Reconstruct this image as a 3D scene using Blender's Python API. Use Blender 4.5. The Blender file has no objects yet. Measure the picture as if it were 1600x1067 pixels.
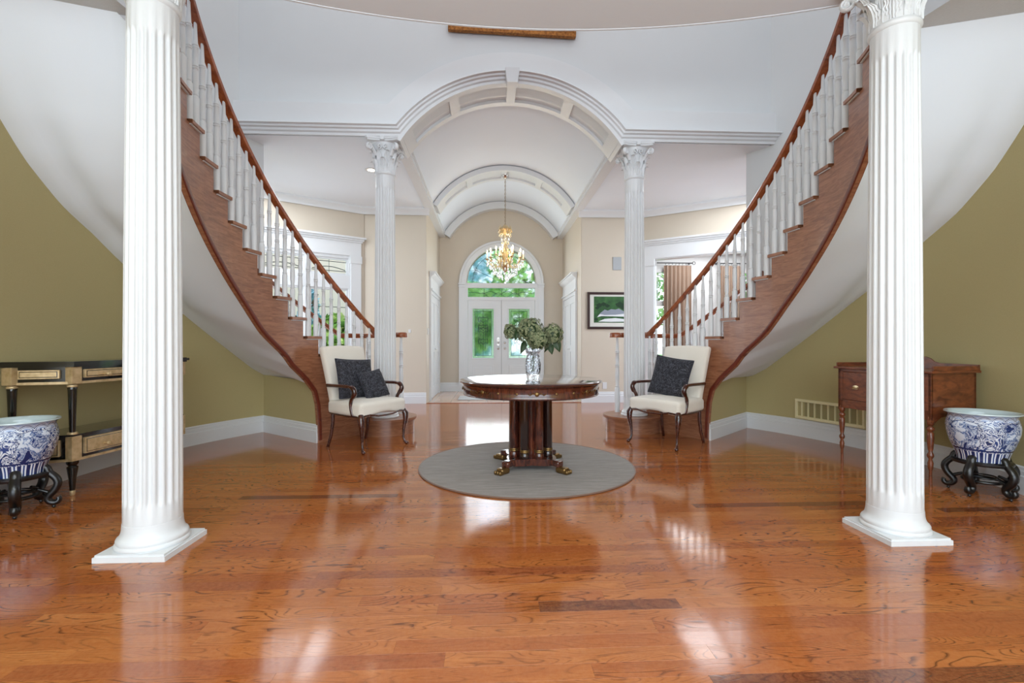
import bpy, bmesh, math, random
from math import sin, cos, pi, radians as RAD, sqrt, atan2, degrees
from mathutils import Vector, Matrix
random.seed(7)
SC = bpy.context.scene
COL = SC.collection
# ------------------------------------------------------------------ camera, world, lights, exposure
cam = bpy.data.cameras.new('camera'); camo = bpy.data.objects.new('camera', cam); COL.objects.link(camo)
camo.location = (-0.26, 0, 1.07); camo.rotation_euler = (RAD(90), 0, RAD(-2.68))
cam.sensor_width = 36; cam.lens = 730 / 1600 * 36; cam.shift_y = 4.5 / 1600; cam.clip_start = .05; cam.clip_end = 300
SC.camera = camo
SC.view_settings.view_transform = 'Standard'; SC.view_settings.look = 'None'
SC.view_settings.exposure = 0.62; SC.view_settings.gamma = 1.0; SC.view_settings.use_curve_mapping = False
w = bpy.data.worlds.new('world'); SC.world = w; w.use_nodes = True
nt = w.node_tree; nt.nodes.clear()
wo = nt.nodes.new('ShaderNodeOutputWorld'); bg = nt.nodes.new('ShaderNodeBackground')
tc = nt.nodes.new('ShaderNodeTexCoord'); sp = nt.nodes.new('ShaderNodeSeparateXYZ'); cr = nt.nodes.new('ShaderNodeValToRGB')
nt.links.new(tc.outputs['Generated'], sp.inputs[0]); nt.links.new(sp.outputs['Z'], cr.inputs[0])
cr.color_ramp.elements[0].position = 0.0; cr.color_ramp.elements[0].color = (.78, .84, .90, 1)
cr.color_ramp.elements[1].position = 0.6; cr.color_ramp.elements[1].color = (.42, .60, .90, 1)
nt.links.new(cr.outputs[0], bg.inputs[0]); nt.links.new(bg.outputs[0], wo.inputs[0]); bg.inputs[1].default_value = 2.2

def area(name, loc, rot, sx, sy, power, col=(1, 1, 1)):
    l = bpy.data.lights.new(name, 'AREA'); l.shape = 'RECTANGLE'; l.size = sx; l.size_y = sy
    l.energy = power; l.color = col
    o = bpy.data.objects.new(name, l); COL.objects.link(o); o.location = loc; o.rotation_euler = [RAD(a) for a in rot]
    o.visible_camera = False
    return o
area('rotunda_top_fill', (0, 3.4, 6.1), (0, 0, 0), 6.2, 4.2, 52, (.95, .975, .965)).visible_glossy = False  # unseen lamp added under the closed ceiling, standing in for upper windows
area('rear_room_daylight', (0, -3.4, 1.3), (90, 0, 0), 6.5, 2.2, 50, (.83, .94, .97))
area('near_room_down_fill', (0, -.6, 3.12), (0, 0, 0), 5.0, 2.4, 95, (.86, .95, .97))  # no fitting here: added overhead fill, bounced off the floor onto the soffits
area('near_room_up_fill', (0, -2.2, 1.2), (180, 0, 0), 4.0, 1.2, 185, (.86, .95, .97))  # added upward fill out of view; lifts the near ceiling and stair soffits
area('left_window_daylight', (-4.1, 7.0, 1.5), (90, 0, 180 + 123), 2.4, 1.9, 24, (.84, .93, 1))
area('right_opening_daylight', (4.2, 7.1, 1.5), (90, 0, 180 - 123), 2.4, 1.9, 24, (.84, .93, 1))
area('side_room_ceiling_light', (-3.4, 6.9, 3.45), (0, 0, 0), 1.4, 1.0, 18, (.9, .95, 1))
area('side_room_ceiling_light', (3.4, 6.9, 3.45), (0, 0, 0), 1.4, 1.0, 18, (.9, .95, 1))
area('entry_daylight', (0, 10.5, 1.9), (90, 0, 180), 1.6, 2.4, 22, (.86, .95, 1))
area('far_room_daylight', (5.0, 10.2, 3.3), (0, 0, 0), 2.2, 1.6, 45, (1, 1, 1))

# ------------------------------------------------------------------ material helpers
def lin(h):
    if isinstance(h, str):
        h = h.lstrip('#'); v = [int(h[i:i + 2], 16) / 255 for i in (0, 2, 4)]
    else: v = [x / 255 for x in h]
    return tuple(x / 12.92 if x <= .04045 else ((x + .055) / 1.055) ** 2.4 for x in v) + (1,)

class Mat:
    def __init__(s, name, color='#ffffff', rough=.5, metal=0, coat=0, trans=0, ior=1.5, emit=None, es=0, spec=.5, sheen=0, coat_rough=.05):
        s.m = bpy.data.materials.new(name); s.m.use_nodes = True
        s.nt = s.m.node_tree; s.b = s.nt.nodes['Principled BSDF']
        s.set('Base Color', lin(color)); s.set('Roughness', rough); s.set('Metallic', metal)
        s.set('Coat Weight', coat); s.set('Coat Roughness', coat_rough); s.set('Transmission Weight', trans); s.set('IOR', ior)
        s.set('Specular IOR Level', spec); s.set('Sheen Weight', sheen)
        if emit: s.set('Emission Color', lin(emit)); s.set('Emission Strength', es)
    def set(s, k, v): s.b.inputs[k].default_value = v
    def n(s, t, **kw):
        x = s.nt.nodes.new(t)
        for k, v in kw.items():
            if k.startswith('i_'): x.inputs[k[2:].replace('_', ' ')].default_value = v
            else: setattr(x, k, v)
        return x
    def l(s, a, b): s.nt.links.new(a, b)
    def coord(s, kind='Object', scale=(1, 1, 1)):
        t = s.n('ShaderNodeTexCoord'); mp = s.n('ShaderNodeMapping'); mp.inputs['Scale'].default_value = scale
        s.l(t.outputs[kind], mp.inputs[0]); return mp.outputs[0]
    def noise(s, vec, scale=5, detail=3, rough=.5, dist=0):
        x = s.n('ShaderNodeTexNoise'); x.inputs['Scale'].default_value = scale; x.inputs['Detail'].default_value = detail
        x.inputs['Roughness'].default_value = rough; x.inputs['Distortion'].default_value = dist; s.l(vec, x.inputs['Vector']); return x.outputs[0]
    def ramp(s, fac, stops, interp='LINEAR'):
        r = s.n('ShaderNodeValToRGB'); e = r.color_ramp.elements; r.color_ramp.interpolation = interp
        while len(e) < len(stops): e.new(.5)
        for q, (p, c) in zip(e, stops): q.position = p; q.color = lin(c) if isinstance(c, (str, tuple)) and not isinstance(c, float) else (c, c, c, 1)
        s.l(fac, r.inputs[0]); return r.outputs[0]
    def mix(s, fac, a, b, mode='MIX'):
        m = s.n('ShaderNodeMix', data_type='RGBA', blend_type=mode)
        for i, v in ((0, fac), (6, a), (7, b)):
            if hasattr(v, 'links'): s.l(v, m.inputs[i])
            elif i == 0: m.inputs[0].default_value = v
            else: m.inputs[i].default_value = lin(v)
        return m.outputs[2]
    def math(s, op, a, b=0.0, c=0.0):
        m = s.n('ShaderNodeMath', operation=op)
        for i, v in enumerate((a, b, c)):
            if hasattr(v, 'links'): s.l(v, m.inputs[i])
            else: m.inputs[i].default_value = v
        return m.outputs[0]
    def color(s, out): s.l(out, s.b.inputs['Base Color']); return s
    def bump(s, h, strength=.3, dist=.01):
        b = s.n('ShaderNodeBump'); b.inputs['Strength'].default_value = strength; b.inputs['Distance'].default_value = dist
        s.l(h, b.inputs['Height']); s.l(b.outputs[0], s.b.inputs['Normal']); return s

def grainy(name, c1, c2, rough=.35, coat=.3, scale=(2, 30, 30), dark=None, bump=.05):
    m = Mat(name, c1, rough, coat=coat, coat_rough=.12)
    v = m.coord('Object', scale); n = m.noise(v, 1.6, 5, .6, 1.2)
    m.color(m.ramp(n, [(.32, c1), (.5, c2), (.68, c1)] if not dark else [(.3, dark), (.45, c1), (.65, c2)]))
    m.bump(n, bump, .003); return m.m

def paint(name, col, rough=.5, var=.02, sc=2.5, bumps=0, coat=0):
    m = Mat(name, col, rough, coat=coat)
    v = m.coord('Object'); n = m.noise(v, sc, 3)
    c = lin(col); mx = m.mix(n, col, col)
    node = mx.node
    node.inputs[6].default_value = tuple(x * (1 - var) for x in c[:3]) + (1,)
    node.inputs[7].default_value = tuple(min(1, x * (1 + var)) for x in c[:3]) + (1,)
    m.color(mx)
    if bumps: m.bump(m.noise(v, 180, 2), bumps, .002)
    return m.m

M = {}
M['white_trim'] = paint('white_trim_paint', '#dcdee0', .32)
M['white_wall'] = paint('white_wall_paint', '#d6d9db', .6, bumps=.05)
M['plaster'] = paint('white_plaster', '#e9eff7', .75, bumps=.12)
M['ceiling'] = paint('ceiling_paint', '#e7edf4', .8, bumps=.08)
M['shaded_ceiling'] = paint('textured_ceiling', '#d0d0d0', .9, var=.06, sc=60, bumps=.6)  # near room's shade is put into this grey; the texture is real
M['beige'] = paint('beige_wall_paint', '#cdc2b2', .6, bumps=.05)
M['olive'] = None
def olive():
    m = Mat('olive_grasscloth', '#8e8056', .75)
    v = m.coord('Object', (60, 60, 240)); n = m.noise(v, 1.5, 4, .7)
    v2 = m.coord('Object', (1, 1, 1)); n2 = m.noise(v2, 260, 2, .5)
    a = m.mix(n, '#ad9f6f', '#bfb284'); b = m.mix(n2, '#a99c6c', '#c4b88b')
    m.color(m.mix(.5, a, b)); m.bump(n2, .25, .002); return m.m
M['olive'] = olive()
M['stair_oak'] = grainy('stair_oak', '#8f5d41', '#a67152', .34, .3, (3, 3, 22), '#7c4e36')
M['rail_oak'] = grainy('rail_oak', '#8a4522', '#a45a30', .3, .4, (9, 9, 9), '#6c3116')
M['rail_dark'] = grainy('stringer_moulding_oak', '#58241a', '#6e2e1d', .32, .4, (9, 9, 9))
M['mahogany'] = grainy('mahogany', '#452018', '#63301f', .16, .8, (14, 14, 3), '#2d110c')
M['mahogany_top'] = grainy('table_top_mahogany', '#3c1a12', '#4d2418', .07, 1, (12, 3, 3), '#2b110c', bump=0)
M['ebony'] = grainy('ebonised_wood', '#1c0f0c', '#2a1713', .15, .8, (14, 14, 4))
M['chair_wood'] = grainy('chair_mahogany', '#3c1a13', '#512619', .2, .7, (8, 8, 8), '#260e0a')
M['desk_wood'] = grainy('washstand_walnut', '#6d3920', '#874a2a', .3, .4, (5, 5, 14), '#512615')
M['black_lacquer'] = paint('black_lacquer', '#15130f', .12, .2, coat=.6)
M['gold'] = None
def gold():
    m = Mat('champagne_gold_leaf', '#c9ab78', .38, metal=.45); n = m.noise(m.coord('Object'), 25, 4)
    m.color(m.ramp(n, [(.3, '#b89c70'), (.6, '#d6bc90')])); m.bump(n, .1, .002); return m.m
M['gold'] = gold()
def gilt():
    m = Mat('gilt_frame', '#a5682f', .4, metal=.6); n = m.noise(m.coord('Object'), 40, 3)
    m.color(m.ramp(n, [(.3, '#7c4a1f'), (.65, '#b97c3e')])); return m.m
M['gilt'] = gilt()
M['brass'] = Mat('brass', '#d8c298', .28, metal=1).m
M['aged_brass'] = Mat('aged_brass', '#8d7148', .35, metal=.9).m
M['steel'] = Mat('brushed_nickel', '#d8d6d2', .22, metal=1).m
M['grey_plastic'] = Mat('speaker_grille_grey', '#a9adb0', .7).m
M['flame'] = Mat('lit_bulb', '#fff2d8', .3, emit='#ffdf9e', es=25).m
M['lamp_disc'] = Mat('lit_downlight', '#fff6e8', .3, emit='#fff0d4', es=6).m
M['crystal'] = Mat('crystal', '#ffffff', .02, trans=1, ior=1.5).m
M['amber_crystal'] = Mat('amber_crystal', '#ffeccc', .03, trans=.95, ior=1.5).m
M['dark_lead'] = Mat('lead_came', '#4a4c50', .4, metal=.6).m
M['cream'] = None
def fabric(name, c1, c2, sc=300, rough=.9, sheen=.3, b=.3):
    m = Mat(name, c1, rough, sheen=sheen); v = m.coord('Object'); n = m.noise(v, sc, 2)
    n2 = m.noise(v, 6, 3); m.color(m.mix(m.math('MULTIPLY', m.math('ADD', n, n2), .5), c1, c2)); m.bump(n, b, .002); return m.m
M['cream'] = fabric('cream_upholstery', '#ddd6ca', '#f0eadf', 220)
M['rug'] = None
def rug():
    m = Mat('grey_woven_rug', '#85807a', .95, sheen=.2)
    v = m.coord('Object', (1.3, 16, 1)); n = m.noise(v, 2.6, 6, .8); v2 = m.coord('Object', (60, 160, 1)); n2 = m.noise(v2, 2.5, 3)
    a = m.ramp(n, [(.34, '#675d59'), (.5, '#938883'), (.66, '#b5aaa5')]); m.color(m.mix(n2, a, '#77716a')); m.bump(n2, .5, .004); return m.m
M['rug'] = rug()
M['rug_edge'] = fabric('rug_binding', '#6e4f40', '#7d5c4a', 200)
M['mat'] = fabric('doormat_pile', '#9a9a9a', '#b2b2b2', 150)
def navy():
    m = Mat('navy_jacquard', '#20222e', .75, sheen=.05); v = m.coord('Object')
    n = m.noise(v, 18, 3, .6, 2.0)
    m.color(m.ramp(n, [(.40, '#14151c'), (.46, '#2b2c36'), (.49, '#5c5d68'), (.52, '#1c1d26'), (.60, '#101118'), (.66, '#3c3d48'), (.7, '#15161d')])); m.bump(n, .3, .003); return m.m
M['navy'] = navy()
M['navy_piping'] = fabric('navy_piping', '#1c1e2c', '#2a2c3c', 200)
def porcelain():
    m = Mat('blue_and_white_porcelain', '#dfe3ea', .12, coat=.6)
    t = m.n('ShaderNodeTexCoord'); uv = t.outputs['UV']; s = m.n('ShaderNodeSeparateXYZ'); m.l(uv, s.inputs[0])
    U, V = s.outputs[0], s.outputs[1]
    W, B, B2 = '#dbe0e8', '#25407c', '#16295c'
    mp = m.n('ShaderNodeMapping'); mp.inputs['Scale'].default_value = (7.5, 2.7, 1); m.l(uv, mp.inputs[0])
    # dense scroll ground
    n = m.noise(mp.outputs[0], 1.9, 2.5, .55, 2.4)
    ground = m.ramp(n, [(.0, W), (.36, W), (.385, B), (.435, B), (.45, W), (.49, W), (.505, B), (.545, B), (.56, W), (.60, W), (.62, B2), (.72, B)])
    # cartouche: soft, picture-like, lighter
    n3 = m.noise(mp.outputs[0], 2.0, 4, .65, .8)
    pic = m.ramp(n3, [(.0, W), (.46, '#d3dae6'), (.49, '#7f96c0'), (.52, B), (.56, '#c9d2e0'), (.60, B), (.66, B2)])
    cu = m.math('ADD', m.math('SUBTRACT', m.math('FRACT', m.math('MULTIPLY', U, 4.0)), .5), m.math('MULTIPLY', m.math('SUBTRACT', n3, .5), .35))
    cv = m.math('MULTIPLY', m.math('SUBTRACT', V, .45), 3.0)
    r = m.math('ADD', m.math('POWER', m.math('ABSOLUTE', m.math('MULTIPLY', cu, 2.3)), 2.6), m.math('POWER', m.math('ABSOLUTE', cv), 2.6))
    body = m.mix(m.ramp(r, [(.0, '#ffffff'), (.36, '#ffffff'), (.37, '#000000')]), ground, pic)
    fu = m.math('MULTIPLY', m.math('SUBTRACT', m.math('FRACT', m.math('ADD', m.math('MULTIPLY', U, 8.0), .0)), .5), .42); fv = m.math('SUBTRACT', m.math('ABSOLUTE', m.math('SUBTRACT', V, .44)), .14)
    fr_ = m.math('ADD', m.math('POWER', m.math('ABSOLUTE', fu), 2.0), m.math('POWER', m.math('ABSOLUTE', fv), 2.0))
    body = m.mix(m.math('MULTIPLY', m.ramp(fr_, [(.0, '#ffffff'), (.0020, '#ffffff'), (.0026, '#000000')]), m.ramp(r, [(.37, '#000000'), (.5, '#ffffff')])), body, B2)
    ring = m.ramp(r, [(.33, '#000000'), (.335, '#ffffff'), (.37, '#ffffff'), (.375, '#000000')])
    body = m.mix(ring, body, B2)
    # collar of scallops
    a = m.math('ABSOLUTE', m.math('SINE', m.math('MULTIPLY', U, pi * 16)))
    sc = m.math('SUBTRACT', m.math('MULTIPLY', m.math('SUBTRACT', V, .72), 9.0), a)
    col = m.ramp(m.math('ABSOLUTE', sc), [(.0, B2), (.12, B2), (.17, W), (.34, W), (.38, B), (.52, B), (.56, W), (1.0, '#93a7cb')])
    o = m.mix(m.ramp(V, [(.70, '#000000'), (.705, '#ffffff')]), body, col)
    # petals at the foot
    p = m.math('ABSOLUTE', m.math('SUBTRACT', m.math('FRACT', m.math('MULTIPLY', U, 22)), .5))
    pet = m.ramp(p, [(.0, B), (.08, B), (.1, W), (.26, W), (.3, B2), (.5, B2)])
    o = m.mix(m.ramp(V, [(.19, '#ffffff'), (.2, '#000000')]), o, pet)
    o = m.mix(m.ramp(V, [(.205, '#000000'), (.21, '#ffffff'), (.23, '#ffffff'), (.235, '#000000')]), o, B2)
    o = m.mix(m.ramp(V, [(.955, '#000000'), (.96, '#ffffff')]), o, '#b9cbd0')
    m.color(o); return m.m
M['porcelain'] = porcelain()
M['porcelain_inside'] = Mat('porcelain_glaze', '#c3d2d4', .15, coat=.5).m
M['rosewood'] = grainy('rosewood_stand', '#0b0a0a', '#141212', .3, .25, (10, 10, 10))
def curtain():
    m = Mat('striped_silk_curtain', '#b5917a', .5, sheen=.4)
    t = m.n('ShaderNodeTexCoord'); s = m.n('ShaderNodeSeparateXYZ'); m.l(t.outputs['Object'], s.inputs[0])
    f = m.math('FRACT', m.math('MULTIPLY', s.outputs[0], 9)); m.color(m.ramp(f, [(0, '#8b7260'), (.45, '#967e6c'), (.5, '#695446'), (.75, '#a89280'), (.8, '#8b7260')])); return m.m
M['curtain'] = curtain()
def glass_leaded(name, tint='#f4fbf8', bs=.10, sc=40, rough=.01):
    m = Mat(name, tint, rough, trans=1, ior=1.12); v = m.coord('Object'); n = m.noise(v, sc, 2, .5, 1.5); m.bump(n, bs, .02); return m.m
M['textured_glass'] = glass_leaded('textured_glass')
M['bevel_glass'] = glass_leaded('frosted_bevel_glass', '#ffffff', .8, 90, .2)
M['clear_glass'] = Mat('clear_window_glass', '#ffffff', 0, trans=1, ior=1.01).m
def cut_crystal():
    m = Mat('cut_crystal_vase', '#f4f8ff', .02, trans=1, ior=1.45); v = m.n('ShaderNodeTexVoronoi', feature='F1'); v.inputs['Scale'].default_value = 70; m.l(m.coord('Object', (1, 1, .6)), v.inputs['Vector']); m.bump(v.outputs['Distance'], .7, .006); return m.m
M['vase_glass'] = cut_crystal()
M['water'] = Mat('vase_water', '#ffffff', 0, trans=1, ior=1.33).m
def bloom(name, a, b):
    m = Mat(name, a, .8); oi = m.n('ShaderNodeNewGeometry'); m.color(m.ramp(oi.outputs['Random Per Island'], [(0, a), (.5, b), (1, '#9b9a76')])); return m.m
M['bloom'] = bloom('dried_hydrangea', '#5d694a', '#7e8966')
M['leafgreen'] = paint('hydrangea_leaf', '#2f4426', .5, .2, 30)
M['stemgreen'] = paint('flower_stem', '#43502f', .6)
def tree_leaf(name, a, b, c):
    m = Mat(name, a, .7); oi = m.n('ShaderNodeNewGeometry'); m.color(m.ramp(oi.outputs['Random Per Island'], [(0, a), (.5, b), (1, c)])); return m.m
M['tree_leaf'] = tree_leaf('deciduous_leaf', '#558a38', '#86b452', '#d0e08e')
M['spruce'] = tree_leaf('blue_spruce_needle', '#5b8f8f', '#86b3b5', '#b5d5d8')
M['bark'] = paint('bark', '#5a4a3a', .9, .3, 12)
M['grass'] = paint('lawn_grass', '#79ab48', .95, .35, 3)
M['porch'] = paint('porch_stone', '#b9b4ac', .8, .1, 6)
M['rendered'] = paint('neighbouring_render', '#d9c2ab', .9, .05, 6)
def tile():
    m = Mat('foyer_tile', '#d9b8a0', .18, coat=.3); b = m.n('ShaderNodeTexBrick'); m.l(m.coord('Object', (1, 1, 1)), b.inputs[0])
    b.offset = 0; b.inputs['Scale'].default_value = 1; b.inputs['Brick Width'].default_value = .33; b.inputs['Row Height'].default_value = .33; b.inputs['Mortar Size'].default_value = .006
    b.inputs['Color1'].default_value = lin('#dcbda7'); b.inputs['Color2'].default_value = lin('#d2ae96'); b.inputs['Mortar'].default_value = lin('#b39c8b'); m.color(b.outputs[0]); return m.m
M['tile'] = tile()
def floor_wood():
    m = Mat('oak_plank', '#a8602f', .2, coat=.22, coat_rough=.09)
    g = m.n('ShaderNodeNewGeometry'); at = m.n('ShaderNodeAttribute', attribute_name='tone'); T = at.outputs['Fac']
    s = m.n('ShaderNodeSeparateXYZ'); m.l(g.outputs['Position'], s.inputs[0])
    cx = m.n('ShaderNodeCombineXYZ')
    m.l(m.math('ADD', m.math('MULTIPLY', s.outputs[0], 1.7), m.math('MULTIPLY', T, 91.7)), cx.inputs[0])
    m.l(m.math('ADD', m.math('MULTIPLY', s.outputs[1], 9.0), m.math('MULTIPLY', T, 57.3)), cx.inputs[1])
    n = m.noise(cx.outputs[0], 1.15, 1.0, .4, .25)
    # contour lines of a stretched noise: cathedral figure
    k = m.math('FRACT', m.math('MULTIPLY', n, m.math('ADD', 13.0, m.math('MULTIPLY', T, 13.0))))
    fine = m.n('ShaderNodeCombineXYZ')
    m.l(m.math('MULTIPLY', s.outputs[0], 10.0), fine.inputs[0]); m.l(m.math('MULTIPLY', s.outputs[1], 300.0), fine.inputs[1]); m.l(T, fine.inputs[2])
    nf = m.noise(fine.outputs[0], 1, 3, .7)
    brk = m.noise(cx.outputs[0], 7.0, 2, .6)
    line = m.ramp(k, [(.0, '#ffffff'), (.07, '#eeeeee'), (.24, '#000000'), (.86, '#000000'), (1, '#bbbbbb')])
    line = m.math('MULTIPLY', line, m.ramp(brk, [(.36, '#111111'), (.50, '#ffffff')]))
    line = m.math('MULTIPLY', line, m.ramp(m.math('FRACT', m.math('MULTIPLY', T, 3.77)), [(.0, '#888888'), (.35, '#cccccc'), (.7, '#ffffff')]))
    mott = m.ramp(m.noise(g.outputs['Position'], 55, 4, .75), [(.36, '#000000'), (.64, '#ffffff')]); nf = m.ramp(nf, [(.34, '#000000'), (.66, '#ffffff')])
    blot = m.ramp(m.noise(cx.outputs[0], 1.7, 3, .6), [(.38, '#000000'), (.62, '#ffffff')])
    hue = m.math('FRACT', m.math('MULTIPLY', T, 7.31))
    base = m.ramp(hue, [(0, '#9a5224'), (.12, '#a55c2b'), (.35, '#b06832'), (.6, '#b66f39'), (.82, '#a75f2e'), (.93, '#9a5128'), (.96, '#94502c'), (.986, '#8c4a2a'), (.989, '#54291a'), (1, '#54291a')])
    base = m.mix(m.math('MULTIPLY', nf, .30), base, '#7c3c1b')
    base = m.mix(m.math('MULTIPLY', mott, .20), base, '#c98a55')
    base = m.mix(m.math('MULTIPLY', blot, .30), base, '#8a4420')
    m.color(m.mix(m.math('MULTIPLY', line, .85), base, '#4a2310'))
    big = m.noise(g.outputs['Position'], 2.2, 2); rr = m.ramp(big, [(.3, '#505050'), (.7, '#666666')]); m.l(rr, m.b.inputs['Roughness'])
    wav = m.noise(g.outputs['Position'], 9, 2)
    h = m.math('ADD', m.math('MULTIPLY', line, -.12), wav)
    m.bump(h, .10, .004); return m.m
M['plank'] = floor_wood()
M['subfloor'] = Mat('subfloor_joint', '#5a2d16', .8).m
M['vent_cream'] = paint('vent_cream_enamel', '#efe6bd', .5)
M['vent_dark'] = paint('vent_slat_enamel', '#9a9068', .6)
M['canvas'] = None
def canvas():
    m = Mat('painted_canvas', '#2f5a2c', .7); v = m.coord('Object'); n = m.noise(v, 9, 4); m.color(m.ramp(n, [(.3, '#1f4422'), (.55, '#2f5e2e'), (.75, '#4d7a3a')])); return m.m
M['canvas'] = canvas()
M['mount'] = Mat('picture_mount', '#d9d8d0', .8).m
M['dark_frame'] = Mat('dark_picture_frame', '#331a15', .35).m
M['paint_grey'] = Mat('painted_slate_roof', '#8b93a0', .8).m
M['paint_white'] = Mat('painted_white', '#dfe3e6', .8).m
M['paint_tree'] = Mat('painted_tree', '#1b3820', .8).m
M['flower_canvas'] = paint('landscape_canvas', '#8a7a5a', .7, .4, 3)
M['dark_gap'] = Mat('shadow_gap', '#7b7d80', .8).m

# ------------------------------------------------------------------ mesh helpers
class MB:
    def __init__(s): s.v = []; s.f = []; s.uv = {}
    def add(s, vs, fs, T=None):
        o = len(s.v)
        if T is not None: vs = [T @ Vector(p) for p in vs]
        s.v += [tuple(p) for p in vs]; s.f += [tuple(i + o for i in f) for f in fs]; return o
    def box(s, x0, x1, y0, y1, z0, z1, T=None, skip=''):
        vs = [(x0, y0, z0), (x1, y0, z0), (x1, y1, z0), (x0, y1, z0), (x0, y0, z1), (x1, y0, z1), (x1, y1, z1), (x0, y1, z1)]
        s.add(vs, [(0, 3, 2, 1), (4, 5, 6, 7), (0, 1, 5, 4), (1, 2, 6, 5), (2, 3, 7, 6), (3, 0, 4, 7)], T); return s
    def cbox(s, x0, x1, y0, y1, z0, z1, c=.004, T=None):
        # box with chamfered upper/lower edges
        b = bmesh.new(); bmesh.ops.create_cube(b, size=1)
        for v in b.verts: v.co = Vector((x0 + (v.co.x + .5) * (x1 - x0), y0 + (v.co.y + .5) * (y1 - y0), z0 + (v.co.z + .5) * (z1 - z0)))
        bmesh.ops.bevel(b, geom=b.edges[:], offset=c, segments=2, affect='EDGES', profile=.6)
        s.frombm(b, T); return s
    def frombm(s, b, T=None):
        b.verts.index_update(); s.add([v.co.copy() for v in b.verts], [[v.index for v in f.verts] for f in b.faces], T); b.free()
    def rbox(s, sx, sy, sz, r, c=(0, 0, 0), segs=4, deform=None, T=None, cuts=4):
        b = bmesh.new(); bmesh.ops.create_cube(b, size=1)
        for v in b.verts: v.co = Vector((v.co.x * sx, v.co.y * sy, v.co.z * sz))
        bmesh.ops.bevel(b, geom=b.edges[:], offset=r, segments=segs, affect='EDGES', profile=.5)
        if deform:
            for ax, S in ((0, sx), (1, sy), (2, sz)):
                for k in range(1, cuts + 1):
                    p = -S / 2 + r + (S - 2 * r) * k / (cuts + 1); co = [0, 0, 0]; co[ax] = p; no = [0, 0, 0]; no[ax] = 1
                    bmesh.ops.bisect_plane(b, geom=b.verts[:] + b.edges[:] + b.faces[:], plane_co=co, plane_no=no)
            for v in b.verts: v.co = Vector(deform(*v.co))
        for v in b.verts: v.co += Vector(c)
        s.frombm(b, T); return s
    def prism(s, poly, z0, z1, T=None):
        n = len(poly); vs = [(x, y, z0) for x, y in poly] + [(x, y, z1) for x, y in poly]
        s.add(vs, [tuple(range(n - 1, -1, -1)), tuple(range(n, 2 * n))] + [(i, (i + 1) % n, n + (i + 1) % n, n + i) for i in range(n)], T); return s
    def lathe(s, prof, n=24, c=(0, 0, 0), T=None, cap=True, a0=0, a1=2 * pi, sq=None):
        o0 = len(s.v); full = abs(a1 - a0 - 2 * pi) < 1e-6; m = n if full else n + 1; vs = []
        for i, (r, z) in enumerate(prof):
            for k in range(m):
                a = a0 + (a1 - a0) * k / n; rr = r
                if sq and sq(i): rr = r / max(abs(cos(a)), abs(sin(a)))
                vs.append((c[0] + rr * cos(a), c[1] + rr * sin(a), c[2] + z))
        fs = []
        for i in range(len(prof) - 1):
            for k in range(n):
                k2 = (k + 1) % m; fs.append((i * m + k, i * m + k2, (i + 1) * m + k2, (i + 1) * m + k))
                s.uv[len(s.f) + len(fs) - 1] = [(k / n, i / (len(prof) - 1)), ((k + 1) / n, i / (len(prof) - 1)), ((k + 1) / n, (i + 1) / (len(prof) - 1)), (k / n, (i + 1) / (len(prof) - 1))]
        if cap and full:
            if prof[0][0] > 1e-5: fs.append(tuple(range(m - 1, -1, -1)))
            if prof[-1][0] > 1e-5: fs.append(tuple((len(prof) - 1) * m + k for k in range(m)))
        s.add(vs, fs, T); return s
    def tube(s, path, rad, n=8, T=None, closed=False, flat=1.0):
        P = [Vector(p) for p in path]; N = len(P); R = rad if hasattr(rad, '__len__') else [rad] * N
        vs = []; up = None
        for i in range(N):
            if closed: t = P[(i + 1) % N] - P[i - 1]
            else: t = P[min(i + 1, N - 1)] - P[max(i - 1, 0)]
            t.normalize()
            if up is None:
                up = Vector((0, 0, 1)) if abs(t.z) < .9 else Vector((1, 0, 0))
            a = (up - t * up.dot(t)).normalized(); up = a; b = t.cross(a)
            for k in range(n):
                q = 2 * pi * k / n; vs.append(P[i] + a * R[i] * cos(q) + b * R[i] * flat * sin(q))
        fs = []
        for i in range(N if closed else N - 1):
            j = (i + 1) % N
            for k in range(n): fs.append((i * n + k, i * n + (k + 1) % n, j * n + (k + 1) % n, j * n + k))
        if not closed: fs += [tuple(range(n - 1, -1, -1)), tuple((N - 1) * n + k for k in range(n))]
        s.add(vs, fs, T); return s
    def sweep(s, path, sec, T=None, up=(0, 0, 1), closed=False, capped=True):
        # sec: list of (side, up) ; side = tangent x up
        P = [Vector(p) for p in path]; N = len(P); n = len(sec); vs = []; U = Vector(up)
        for i in range(N):
            if closed: a = (P[i] - P[i - 1]).normalized(); b = (P[(i + 1) % N] - P[i]).normalized()
            else:
                a = (P[i] - P[i - 1]).normalized() if i else (P[1] - P[0]).normalized(); b = (P[i + 1] - P[i]).normalized() if i < N - 1 else a
            sa, sb = a.cross(U).normalized(), b.cross(U).normalized(); sd = (sa + sb).normalized(); k = 1 / max(.35, sd.dot(sa))
            for x, z in sec: vs.append(P[i] + sd * x * k + U * z)
        fs = []
        for i in range(N if closed else N - 1):
            j = (i + 1) % N
            for k in range(n): fs.append((i * n + k, i * n + (k + 1) % n, j * n + (k + 1) % n, j * n + k))
        if capped and not closed: fs += [tuple(range(n - 1, -1, -1)), tuple((N - 1) * n + k for k in range(n))]
        s.add(vs, fs, T); return s
    def grid(s, fn, nu, nv, T=None, double=0):
        vs = [fn(i / nu, j / nv) for j in range(nv + 1) for i in range(nu + 1)]
        fs = [(j * (nu + 1) + i, j * (nu + 1) + i + 1, (j + 1) * (nu + 1) + i + 1, (j + 1) * (nu + 1) + i) for j in range(nv) for i in range(nu)]
        s.add(vs, fs, T); return s
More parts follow.
